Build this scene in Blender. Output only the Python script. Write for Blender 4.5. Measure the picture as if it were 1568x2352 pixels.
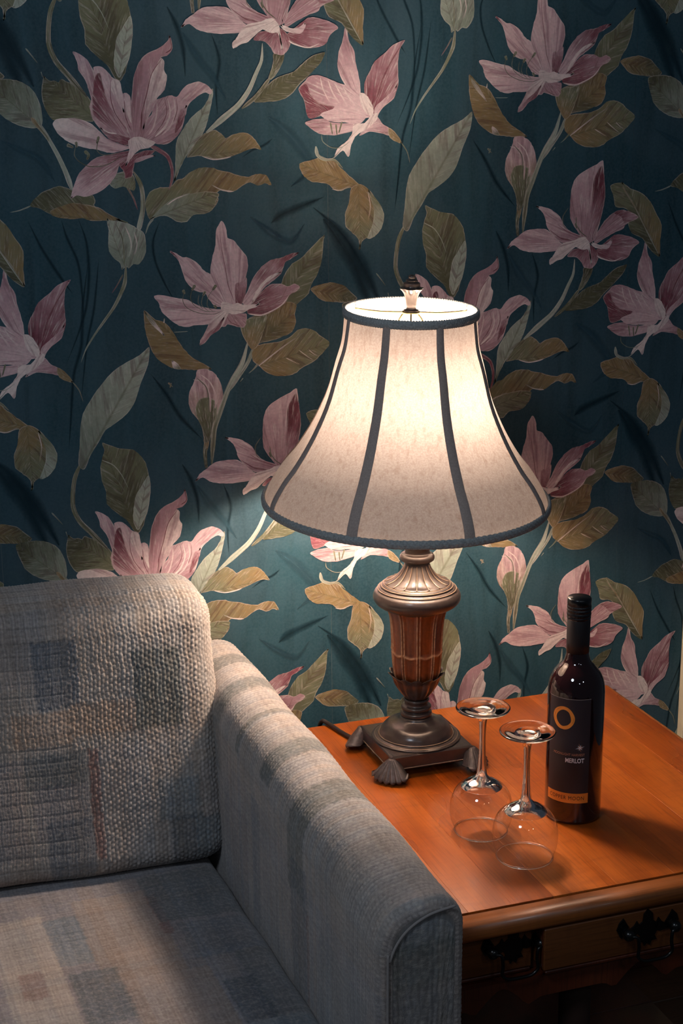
import bpy, bmesh, math, random
import numpy as np
from mathutils import Vector, Matrix
from mathutils.geometry import tessellate_polygon

for o in list(bpy.data.objects): bpy.data.objects.remove(o, do_unlink=True)
SC = bpy.context.scene
COL = SC.collection
random.seed(7); RNG = np.random.RandomState(11)

# ------------------------------------------------------------------ camera
# wall plane is Y=0, floor Z=0, metres
cam_r = Vector((0.94239158, -0.33445189, -0.00632766))
cam_u = Vector((0.093682, 0.245716, 0.9648043))
cam_w = Vector((0.32112581, 0.90981624, -0.26289281))
cd = bpy.data.cameras.new('camera'); cam = bpy.data.objects.new('camera', cd); COL.objects.link(cam)
m = Matrix.Identity(4)
for i in range(3):
    m[i][0] = cam_r[i]; m[i][1] = cam_u[i]; m[i][2] = -cam_w[i]
m[0][3], m[1][3], m[2][3] = 0.0, -2.22115, 1.538505
cam.matrix_world = m
cd.sensor_fit = 'VERTICAL'; cd.sensor_height = 36.0; cd.lens = 3643.84*36.0/2352.0
cd.clip_start = 0.05; cd.clip_end = 50
SC.camera = cam

# ------------------------------------------------------------------ light of the room and exposure
SC.view_settings.view_transform = 'Standard'; SC.view_settings.look = 'None'
SC.view_settings.gamma = 1.0; SC.view_settings.use_curve_mapping = False
SC.view_settings.exposure = 0.0
W = bpy.data.worlds.new('room_air'); SC.world = W; W.use_nodes = True
W.node_tree.nodes['Background'].inputs[0].default_value = (0.55, 0.66, 0.85, 1)
W.node_tree.nodes['Background'].inputs[1].default_value = 0.045

def area(name, loc, target, size, power, col):
    l = bpy.data.lights.new(name, 'AREA'); l.shape = 'DISK'; l.size = size; l.energy = power; l.color = col
    o = bpy.data.objects.new(name, l); COL.objects.link(o); o.location = loc
    o.rotation_euler = (Vector(target)-Vector(loc)).to_track_quat('-Z', 'Y').to_euler()
    return o
area('ceiling_light', (-0.60, -1.75, 2.45), (0.35, -0.2, 0.7), 0.50, 11.5, (0.76, 0.87, 1.0))
area('ceiling_light', (1.15, -3.0, 2.45), (0.9, -0.3, 0.6), 0.14, 2.6, (0.80, 0.90, 1.0))
area('ceiling_light', (0.2, -3.4, 2.45), (0.9, -0.3, 0.6), 0.14, 2.0, (0.80, 0.90, 1.0))

# ------------------------------------------------------------------ node helpers
def lin(c):
    return tuple((x/255/12.92 if x/255 <= 0.04045 else ((x/255+0.055)/1.055)**2.4) for x in c)+(1,)
class NT:
    def __init__(s, name):
        s.m = bpy.data.materials.new(name); s.m.use_nodes = True; s.t = s.m.node_tree
        s.bsdf = s.t.nodes['Principled BSDF']; s.out = s.t.nodes['Material Output']
    def n(s, typ, **kw):
        o = s.t.nodes.new(typ)
        for k, v in kw.items(): setattr(o, k, v)
        return o
    def set(s, sock, v):
        if isinstance(v, bpy.types.NodeSocket): s.t.links.new(v, sock)
        else: sock.default_value = v
    def math(s, op, a, b=0.0, c=0.0, clamp=False):
        o = s.n('ShaderNodeMath', operation=op); o.use_clamp = clamp
        s.set(o.inputs[0], a); s.set(o.inputs[1], b)
        if op in ('MULTIPLY_ADD', 'SMOOTH_MIN'): s.set(o.inputs[2], c)
        return o.outputs[0]
    def mix(s, f, a, b, mode='MIX'):
        o = s.n('ShaderNodeMix', data_type='RGBA', blend_type=mode); o.clamp_factor = True
        s.set(o.inputs[0], f); s.set(o.inputs[6], a); s.set(o.inputs[7], b); return o.outputs[2]
    def noise(s, vec, scale, detail=2.0, rough=0.5, dist=0.0):
        o = s.n('ShaderNodeTexNoise'); s.t.links.new(vec, o.inputs['Vector'])
        o.inputs['Scale'].default_value = scale; o.inputs['Detail'].default_value = detail
        o.inputs['Roughness'].default_value = rough; o.inputs['Distortion'].default_value = dist
        return o.outputs['Fac']
    def maprange(s, v, a, b, c=0.0, d=1.0):
        o = s.n('ShaderNodeMapRange'); s.set(o.inputs[0], v)
        for i, x in enumerate((a, b, c, d)): s.set(o.inputs[i+1], x)
        return o.outputs[0]
    def scale(s, vec, sc):
        o = s.n('ShaderNodeVectorMath', operation='MULTIPLY'); s.t.links.new(vec, o.inputs[0]); o.inputs[1].default_value = sc; return o.outputs[0]
    def comb(s, x, y, z):
        o = s.n('ShaderNodeCombineXYZ')
        for i, v in enumerate((x, y, z)): s.set(o.inputs[i], v)
        return o.outputs[0]
    def attr(s, name, out='Color'):
        o = s.n('ShaderNodeAttribute'); o.attribute_name = name; return o.outputs[out]
    def sep(s, v):
        o = s.n('ShaderNodeSeparateXYZ'); s.t.links.new(v, o.inputs[0]); return o.outputs
    def obj(s): return s.n('ShaderNodeTexCoord').outputs['Object']
    def bump(s, h, dist=0.001, st=1.0):
        o = s.n('ShaderNodeBump'); s.set(o.inputs['Height'], h); o.inputs['Distance'].default_value = dist; o.inputs['Strength'].default_value = st
        s.t.links.new(o.outputs[0], s.bsdf.inputs['Normal'])
    def base(s, v): s.set(s.bsdf.inputs['Base Color'], v)
    def p(s, **kw):
        for k, v in kw.items(): s.set(s.bsdf.inputs[k.replace('_', ' ')], v)

# wallpaper ground -----------------------------------------------------------
def mat_wallpaper():
    t = NT('wallpaper_ground'); g = t.n('ShaderNodeNewGeometry').outputs['Position']
    n1 = t.noise(t.scale(g, (5, 1, 1.6)), 1.6, 4, 0.55, 0.8)
    n2 = t.noise(t.scale(g, (26, 1, 3.5)), 1.0, 5, 0.6, 0.6)
    n3 = t.noise(g, 260, 3, 0.6)
    n4 = t.noise(t.scale(g, (1, 1, 1)), 3.2, 3, 0.5, 1.2)
    c = t.mix(t.maprange(n1, 0.3, 0.7), lin(PAL['T0']), lin(PAL['T1']))
    c = t.mix(t.maprange(n4, 0.42, 0.72), c, lin(PAL['T2']))
    c = t.mix(t.maprange(n2, 0.47, 0.70, 0, 0.6), c, lin(PAL['D']))
    c = t.mix(t.maprange(n3, 0.35, 0.7, 0.0, 0.16), c, lin(PAL['T3']))
    t.base(c); t.p(Roughness=0.62); t.bsdf.inputs['Specular IOR Level'].default_value = 0.25
    t.bump(t.noise(g, 900, 2, 0.6), 0.0003, 0.35)
    return t.m
PAL = dict(T0=(26, 60, 72), T1=(42, 76, 88), T2=(54, 78, 90), T3=(92, 112, 116), D=(18, 46, 56), E=(50, 82, 94),
           P=(208, 178, 182), M=(172, 134, 142), R=(122, 62, 76), W=(226, 210, 206), G=(132, 142, 128), V=(160, 168, 154),
           L=(114, 116, 90), K=(82, 82, 60), O=(132, 113, 78))
def mat_print():
    t = NT('wallpaper_print')
    loc = t.sep(t.attr('loc', 'Vector')); em = t.sep(t.attr('em', 'Vector'))
    c1 = t.attr('c1'); c2 = t.attr('c2')
    a, b, seed = loc[0], loc[1], loc[2]; edge, leaf = em[0], em[1]
    ab = t.math('ABSOLUTE', b)
    ang = t.math('DIVIDE', b, t.math('ADD', t.math('MAXIMUM', a, 0.0), 0.22))
    pet = t.comb(t.math('MULTIPLY', ang, 11.0), t.math('MULTIPLY', a, 1.1), seed)
    lv = t.comb(t.math('MULTIPLY', t.math('SUBTRACT', a, t.math('MULTIPLY', ab, 1.3)), 13.0), t.math('MULTIPLY', b, 3.0), seed)
    mv = t.n('ShaderNodeMix', data_type='VECTOR'); t.set(mv.inputs[0], leaf); t.set(mv.inputs[4], pet); t.set(mv.inputs[5], lv)
    vec = mv.outputs[1]
    s1 = t.noise(vec, 1.0, 4, 0.6, 0.25)
    s2 = t.noise(vec, 3.1, 4, 0.65, 0.3)
    g = t.n('ShaderNodeNewGeometry').outputs['Position']
    n3 = t.noise(g, 34, 4, 0.6, 0.5); n4 = t.noise(g, 230, 3, 0.6)
    k = t.math('ADD', a, t.math('MULTIPLY', t.math('SUBTRACT', n3, 0.5), 1.1))
    c = t.mix(t.maprange(k, 0.15, 0.85), c1, c2)
    dark = t.mix(1.0, c, (0.50, 0.36, 0.40, 1), 'MULTIPLY')
    c = t.mix(t.math('MULTIPLY', t.maprange(s1, 0.50, 0.62), 0.68), c, dark)
    lite = t.mix(0.55, c, lin((236, 228, 222)))
    c = t.mix(t.math('MULTIPLY', t.maprange(s2, 0.53, 0.68), t.math('SUBTRACT', 0.85, t.math('MULTIPLY', leaf, 0.50))), c, lite)
    # midrib of a leaf
    rib = t.math('MULTIPLY', leaf, t.maprange(t.math('ADD', ab, t.math('MULTIPLY', n3, 0.015)), 0.009, 0.020, 0.45, 0.0))
    c = t.mix(rib, c, lin((86, 84, 56)))
    rim = t.math('MULTIPLY', t.maprange(edge, 0.25, 0.95), t.maprange(n3, 0.42, 0.58, 0.0, 0.6))
    c = t.mix(rim, c, t.mix(0.65, c, lin((226, 216, 208))))
    c = t.mix(t.maprange(n4, 0.35, 0.7, 0.0, 0.22), c, lin((90, 96, 90)))
    c = t.mix(em[2], c, c1)
    t.base(c); t.p(Roughness=0.6); t.bsdf.inputs['Specular IOR Level'].default_value = 0.25
    # soft marks fade out to their edges
    soft = em[2]
    al = t.math('SUBTRACT', 1.0, t.math('MULTIPLY', soft, t.math('SUBTRACT', 1.0, t.math('MULTIPLY', t.maprange(edge, 1.0, 0.0), t.maprange(n3, 0.2, 0.7, 0.55, 0.85)))))
    t.set(t.bsdf.inputs['Alpha'], al)
    return t.m
def mat_simple(name, col, rough=0.5, metal=0.0, nscale=40, namt=0.15, bump=0.0, bscale=120, coat=0.0, spec=0.5):
    t = NT(name); o = t.obj(); c = lin(col)
    d = tuple(x*(1-namt) for x in c[:3])+(1,); l = tuple(min(1, x*(1+namt)) for x in c[:3])+(1,)
    n = t.noise(o, nscale, 4, 0.6)
    t.base(t.mix(t.maprange(n, 0.3, 0.7), d, l)); t.p(Roughness=rough, Metallic=metal)
    t.bsdf.inputs['Coat Weight'].default_value = coat; t.bsdf.inputs['Coat Roughness'].default_value = 0.12
    t.bsdf.inputs['Specular IOR Level'].default_value = spec
    if bump: t.bump(t.noise(o, bscale, 3, 0.6), bump, 0.6)
    return t.m
def mat_wood(name, axis=1, c0=(120, 52, 16), c1=(176, 84, 28), c2=(196, 104, 40), rough=0.30, sc=1.0, coat=0.35):
    t = NT(name)
    o = t.obj(); oi = t.n('ShaderNodeObjectInfo').outputs['Random']
    off = t.n('ShaderNodeVectorMath', operation='ADD'); t.t.links.new(o, off.inputs[0]); t.t.links.new(t.comb(t.math('MULTIPLY', oi, 7.3), t.math('MULTIPLY', oi, 3.1), oi), off.inputs[1])
    o = off.outputs[0]
    s = [26*sc, 26*sc, 26*sc]; s[axis] = 2.0*sc
    n1 = t.noise(t.scale(o, s), 1.0, 3, 0.5, 0.2)
    s2 = [420, 420, 420]; s2[axis] = 14
    n2 = t.noise(t.scale(o, s2), 1.0, 2, 0.6)
    s3 = [9, 9, 9]; s3[axis] = 3.0
    n3 = t.noise(t.scale(o, s3), 1.0, 2, 0.5)
    s4 = [14, 14, 14]; s4[axis] = 70
    n4 = t.noise(t.scale(o, s4), 1.0, 3, 0.55, 0.6)
    dk = tuple(x*0.42 for x in lin(c0)[:3])+(1,)
    c = t.mix(t.maprange(n1, 0.32, 0.66), lin(c0), lin(c1))
    c = t.mix(t.maprange(n3, 0.40, 0.72, 0.0, 0.8), c, lin(c2))
    c = t.mix(t.maprange(n4, 0.50, 0.72, 0.0, 0.30), c, lin(c0))
    c = t.mix(t.maprange(n2, 0.48, 0.72, 0, 0.45), c, dk)
    c = t.mix(t.maprange(n1, 0.60, 0.72, 0, 0.35), c, dk)
    v = t.mix(t.math('MULTIPLY', oi, 0.35), c, tuple(x*1.0 for x in lin(c0)[:3])+(1,))
    t.base(v); t.p(Roughness=t.maprange(n3, 0.3, 0.7, rough*0.85, rough*1.2))
    t.bsdf.inputs['Coat Weight'].default_value = coat; t.bsdf.inputs['Coat Roughness'].default_value = 0.16
    t.bump(n2, 0.0004, 0.25)
    return t.m
def mat_fabric():
    t = NT('woven_upholstery'); c = t.attr('fab'); uv = t.n('ShaderNodeUVMap').outputs[0]
    n = t.noise(uv, 900, 3, 0.7); n2 = t.noise(uv, 170, 2, 0.6)
    c = t.mix(t.maprange(n, 0.3, 0.75, 0.0, 0.38), c, lin((70, 66, 66)))
    c = t.mix(t.maprange(n2, 0.45, 0.75, 0.0, 0.22), c, lin((222, 212, 200)))
    t.base(c); t.p(Roughness=0.95); t.bsdf.inputs['Specular IOR Level'].default_value = 0.12
    t.bsdf.inputs['Sheen Weight'].default_value = 0.25; t.bsdf.inputs['Sheen Roughness'].default_value = 0.5
    t.bump(t.math('ADD', n, t.math('MULTIPLY', n2, 1.2)), 0.0010, 0.7)
    return t.m
def mat_glass(name, col=(1, 1, 1, 1), rough=0.0, ior=1.5):
    t = NT(name); t.base(col); t.p(Roughness=rough, IOR=ior); t.bsdf.inputs['Transmission Weight'].default_value = 1.0
    return t.m
def mat_thin_glass():
    t = NT('thin_bowl_glass'); tr = t.n('ShaderNodeBsdfTransparent'); tr.inputs[0].default_value = (0.985, 0.985, 0.985, 1)
    gl = t.n('ShaderNodeBsdfGlossy'); gl.inputs['Roughness'].default_value = 0.01
    lw = t.n('ShaderNodeLayerWeight'); lw.inputs[0].default_value = 0.5; fr5 = t.math('POWER', lw.outputs['Facing'], 3.0); frv = t.math('MULTIPLY_ADD', fr5, 0.75, 0.07); mx = t.n('ShaderNodeMixShader')
    t.t.links.new(frv, mx.inputs[0]); t.t.links.new(tr.outputs[0], mx.inputs[1]); t.t.links.new(gl.outputs[0], mx.inputs[2]); t.t.links.new(mx.outputs[0], t.out.inputs[0])
    return t.m
def mat_shade():
    t = NT('linen_shade'); o = t.obj()
    n = t.noise(o, 420, 3, 0.7); n2 = t.noise(t.scale(o, (1, 1, 0.35)), 150, 3, 0.6)
    c = t.mix(t.maprange(n, 0.3, 0.75, 0, 0.55), lin((220, 208, 198)), lin((158, 136, 120)))
    c = t.mix(t.maprange(n2, 0.5, 0.72, 0, 0.35), c, lin((160, 128, 104)))
    d = t.n('ShaderNodeBsdfDiffuse'); tr = t.n('ShaderNodeBsdfTranslucent'); mx = t.n('ShaderNodeMixShader')
    t.t.links.new(c, d.inputs[0]); pass; mx.inputs[0].default_value = 0.36; c2 = t.mix(1.0, c, (0.150, 0.146, 0.147, 1), 'MULTIPLY')
    t.t.links.new(c2, tr.inputs[0]); t.t.links.new(d.outputs[0], mx.inputs[1]); t.t.links.new(tr.outputs[0], mx.inputs[2]); t.t.links.new(mx.outputs[0], t.out.inputs[0])
    return t.m
def mat_ceramic_wood():
    t = NT('carved_brown_wood'); o = t.obj()
    n = t.noise(o, 160, 4, 0.7); n2 = t.noise(t.scale(o, (90, 90, 14)), 1.0, 4, 0.6)
    hi = t.attr('relief', 'Fac')
    c = t.mix(t.maprange(n2, 0.3, 0.7), lin((84, 36, 14)), lin((140, 68, 28)))
    c = t.mix(t.maprange(n, 0.35, 0.7, 0, 0.5), c, lin((70, 32, 14)))
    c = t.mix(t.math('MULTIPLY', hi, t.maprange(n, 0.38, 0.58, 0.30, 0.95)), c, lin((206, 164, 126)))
    t.base(c); t.p(Roughness=0.33); t.bump(n, 0.0008, 0.6); t.bsdf.inputs['Coat Weight'].default_value = 0.3
    return t.m

MAT = dict(
    wallpaper=mat_wallpaper(), prn=mat_print(),
    board=mat_wood('cherry_board', 1, (120, 54, 14), (172, 84, 20), (194, 106, 32)), edge=mat_wood('cherry_edging', 0, (96, 50, 18), (140, 78, 30), (156, 90, 38), rough=0.42, coat=0.08),
    face=mat_wood('cherry_face', 0, (80, 42, 16), (106, 60, 26), (120, 70, 32), coat=0.1, rough=0.45), darkwood=mat_wood('dark_side_wood', 2, (52, 20, 8), (84, 34, 14), (100, 44, 18), rough=0.4),
    floor=mat_wood('floor_board', 0, (60, 40, 24), (92, 62, 38), (110, 78, 48), rough=0.5),
    bronze=mat_simple('dark_bronze_finish', (60, 51, 48), 0.30, 0.12, 60, 0.25, 0.0003, 200, 0.35),
    bronze_hi=mat_simple('rubbed_bronze_bead', (150, 128, 110), 0.32, 0.45, 60, 0.2),
    foot=mat_simple('aged_iron_foot', (86, 78, 76), 0.42, 0.4, 180, 0.35, 0.0006, 300),
    carved=mat_ceramic_wood(), shade=mat_shade(),
    trim=mat_simple('grey_braid', (150, 154, 154), 0.85, 0, 400, 0.3, 0.0006, 700), ribbon=mat_simple('grey_ribbon', (166, 150, 142), 0.8, 0, 500, 0.15),
    brass=mat_simple('pale_brass', (190, 170, 120), 0.3, 0.9), fabric=mat_fabric(),
    glass=mat_glass('clear_glass'), thin=mat_thin_glass(), cap=mat_simple('black_screw_cap', (14, 16, 20), 0.28, 0.2, 60, 0.1, 0, 100, 0.4),
    capsule=mat_simple('black_capsule', (26, 22, 24), 0.45, 0, 60, 0.1), label=mat_simple('dark_label_paper', (42, 36, 42), 0.5, 0, 90, 0.06),
    orange=mat_simple('orange_ink', (240, 146, 56), 0.5, 0, 90, 0.04), paper_orange=mat_simple('orange_label_band', (222, 128, 44), 0.5, 0, 90, 0.04),
    white=mat_simple('white_ink', (235, 235, 240), 0.5, 0, 90, 0.02), black=mat_simple('black_ink', (40, 24, 16), 0.6),
    dust=mat_simple('dust_rose_ink', (204, 142, 110), 0.5), iron=mat_simple('black_iron_pull', (22, 22, 22), 0.3, 0.6, 60, 0.2, 0, 100, 0.3),
    cord=mat_simple('brown_cord', (34, 24, 20), 0.5), casing=mat_simple('cream_painted_wood', (206, 190, 160), 0.5, 0, 30, 0.06),
    plaster=mat_simple('plain_plaster', (150, 148, 142), 0.9, 0, 30, 0.05), gap=mat_simple('dark_gap_wood', (40, 18, 8), 0.8),  # gap: dark brown wood of the core board, subfloor and centre post
)
def mat_wine():
    t = NT('dark_bottle_glass'); o = t.obj(); n = t.noise(o, 8, 2)
    t.base(t.mix(n, (0.010, 0.0025, 0.003, 1), (0.016, 0.004, 0.005, 1))); t.p(Roughness=0.04, IOR=1.52)
    t.bsdf.inputs['Coat Weight'].default_value = 0.6; t.bsdf.inputs['Coat Roughness'].default_value = 0.02
    return t.m
MAT['wine'] = mat_wine()
def mat_bulb():
    t = NT('glowing_bulb'); e = t.n('ShaderNodeEmission'); e.inputs[0].default_value = lin((255, 231, 210)); e.inputs[1].default_value = BULB
    t.t.links.new(e.outputs[0], t.out.inputs[0]); return t.m
BULB = 430.0
MAT['bulb'] = mat_bulb()

# ------------------------------------------------------------------ object helpers
def tag(o, label=None, cat=None, group=None, kind=None):
    if label: o['label'] = label
    if cat: o['category'] = cat
    if group: o['group'] = group
    if kind: o['kind'] = kind
    return o
def empty(name, loc=(0, 0, 0), rz=0):
    o = bpy.data.objects.new(name, None); COL.objects.link(o); o.location = loc; o.rotation_euler = (0, 0, rz); o.empty_display_size = 0.05
    return o
def link(name, me, mat=None, parent=None, smooth=False, loc=None):
    if mat: me.materials.append(mat)
    if smooth: me.polygons.foreach_set('use_smooth', np.ones(len(me.polygons), dtype=bool))
    o = bpy.data.objects.new(name, me); COL.objects.link(o)
    if parent: o.parent = parent
    if loc: o.location = loc
    return o
def from_bm(name, bm, mat, parent=None, smooth=False, loc=None):
    me = bpy.data.meshes.new(name); bmesh.ops.recalc_face_normals(bm, faces=bm.faces); bm.to_mesh(me); bm.free()
    return link(name, me, mat, parent, smooth, loc)
def box_bm(lo, hi, bev=0.0, seg=2):
    bm = bmesh.new(); bmesh.ops.create_cube(bm, size=1)
    for v in bm.verts: v.co = Vector([(lo[i]+hi[i])/2+v.co[i]*(hi[i]-lo[i]) for i in range(3)])
    if bev: bmesh.ops.bevel(bm, geom=list(bm.edges), offset=bev, segments=seg, profile=0.6, affect='EDGES')
    return bm
def grid_mesh(name, P, wrap_u=False, wrap_v=False, uv=None):
    nu, nv = P.shape[:2]
    iu = np.arange(nu if wrap_u else nu-1); iv = np.arange(nv if wrap_v else nv-1)
    A, B = np.meshgrid(iu, iv, indexing='ij'); A2 = (A+1) % nu; B2 = (B+1) % nv
    q = np.stack([A*nv+B, A2*nv+B, A2*nv+B2, A*nv+B2], -1).reshape(-1, 4)
    me = bpy.data.meshes.new(name); me.vertices.add(nu*nv); me.vertices.foreach_set('co', P.reshape(-1).astype(np.float32))
    me.loops.add(q.size); me.loops.foreach_set('vertex_index', q.reshape(-1).astype(np.int32))
    me.polygons.add(len(q)); me.polygons.foreach_set('loop_start', (np.arange(len(q))*4).astype(np.int32))
    me.update(calc_edges=True)
    if uv is not None:
        l = me.uv_layers.new(name='UVMap'); l.data.foreach_set('uv', uv.reshape(-1, 2)[q.reshape(-1)].reshape(-1).astype(np.float32))
    me.validate(); me.polygons.foreach_set('use_smooth', np.ones(len(me.polygons), dtype=bool)); me.update()
    return me
def dense(pr, n):
    """resample a profile by Catmull-Rom, keeping its points"""
    out = []
    for i in range(len(pr)-1):
        p0 = np.array(pr[max(i-1, 0)]); p1 = np.array(pr[i]); p2 = np.array(pr[i+1]); p3 = np.array(pr[min(i+2, len(pr)-1)])
        for k in range(n):
            t = k/n; out.append(0.5*((2*p1)+(-p0+p2)*t+(2*p0-5*p1+4*p2-p3)*t*t+(-p0+3*p1-3*p2+p3)*t**3))
    out.append(np.array(pr[-1])); return np.array(out)
def lathe(name, prof, mat, parent=None, seg=64, mod=None, loc=None, cap=False):
    prof = np.array(prof, float); th = np.linspace(0, 2*math.pi, seg, endpoint=False)
    r = prof[:, 0][:, None]*np.ones((1, seg)); z = prof[:, 1][:, None]*np.ones((1, seg))
    if mod is not None: r, z = mod(r, z, th[None, :])
    P = np.stack([r*np.cos(th)[None, :], r*np.sin(th)[None, :], z], -1)
    me = grid_mesh(name, P, wrap_v=True)
    if cap:
        bm = bmesh.new(); bm.from_mesh(me); bm.edges.ensure_lookup_table()
        bmesh.ops.holes_fill(bm, edges=[e for e in bm.edges if e.is_boundary], sides=0); bmesh.ops.recalc_face_normals(bm, faces=bm.faces); bm.to_mesh(me); bm.free()
    bm = bmesh.new(); bm.from_mesh(me); bmesh.ops.recalc_face_normals(bm, faces=bm.faces); bm.to_mesh(me); bm.free()
    return link(name, me, mat, parent, True, loc)
def tube(name, pts, rad, mat, parent=None, seg=10, n=6, closed=False, rads=None):
    pts = dense([tuple(p) for p in pts], n) if n > 1 else np.array(pts, float)
    N = len(pts); R = np.full(N, rad) if rads is None else np.interp(np.linspace(0, 1, N), np.linspace(0, 1, len(rads)), rads)
    T = np.gradient(pts, axis=0); T /= np.linalg.norm(T, axis=1)[:, None]+1e-12
    ref = np.array([0, 0, 1.0]) if abs(T[0][2]) < 0.9 else np.array([1.0, 0, 0])
    P = np.zeros((N, seg, 3)); u = np.cross(T[0], ref); u /= np.linalg.norm(u)
    th = np.linspace(0, 2*math.pi, seg, endpoint=False)
    for i in range(N):
        u = u-T[i]*np.dot(u, T[i]); u /= np.linalg.norm(u); v = np.cross(T[i], u)
        P[i] = pts[i]+R[i]*(np.cos(th)[:, None]*u+np.sin(th)[:, None]*v)
    me = grid_mesh(name, P, wrap_v=True)
    bm = bmesh.new(); bm.from_mesh(me)
    bmesh.ops.holes_fill(bm, edges=[e for e in bm.edges if e.is_boundary], sides=0); bmesh.ops.recalc_face_normals(bm, faces=bm.faces)
    bm.to_mesh(me); bm.free()
    return link(name, me, mat, parent, True)

# ------------------------------------------------------------------ the room
WX0, WX1 = -1.3, 2.3
wall = tag(from_bm('wall_back', box_bm((WX0, 0, 0), (WX1, 0.1, 2.5)), MAT['plaster']), kind='structure')
WP, RP = 0.5, 0.642684
# wallpaper hung in drops half a metre wide, seams a hair open
seam0 = 0.0
def wallpaper_strip(x0, x1):
    bm = box_bm((x0+0.00022, -0.0006, 0.09), (x1-0.00022, 0.0002, 2.5))
    return from_bm('wallpaper_strip', bm, MAT['wallpaper'], wall)
SEAM = 0.7660
k0 = math.floor((WX0-SEAM)/WP); x = SEAM+k0*WP
while x < WX1:
    wallpaper_strip(max(x, WX0), min(x+WP, WX1)); x += WP
tag(from_bm('baseboard_back', box_bm((WX0, -0.016, 0), (WX1, 0, 0.095), 0.003), MAT['darkwood']), kind='structure')
tag(from_bm('trim_1', box_bm((1.398, -0.02, 0.095), (1.47, -0.0007, 0.735), 0.004), MAT['casing']), kind='structure')

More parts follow.
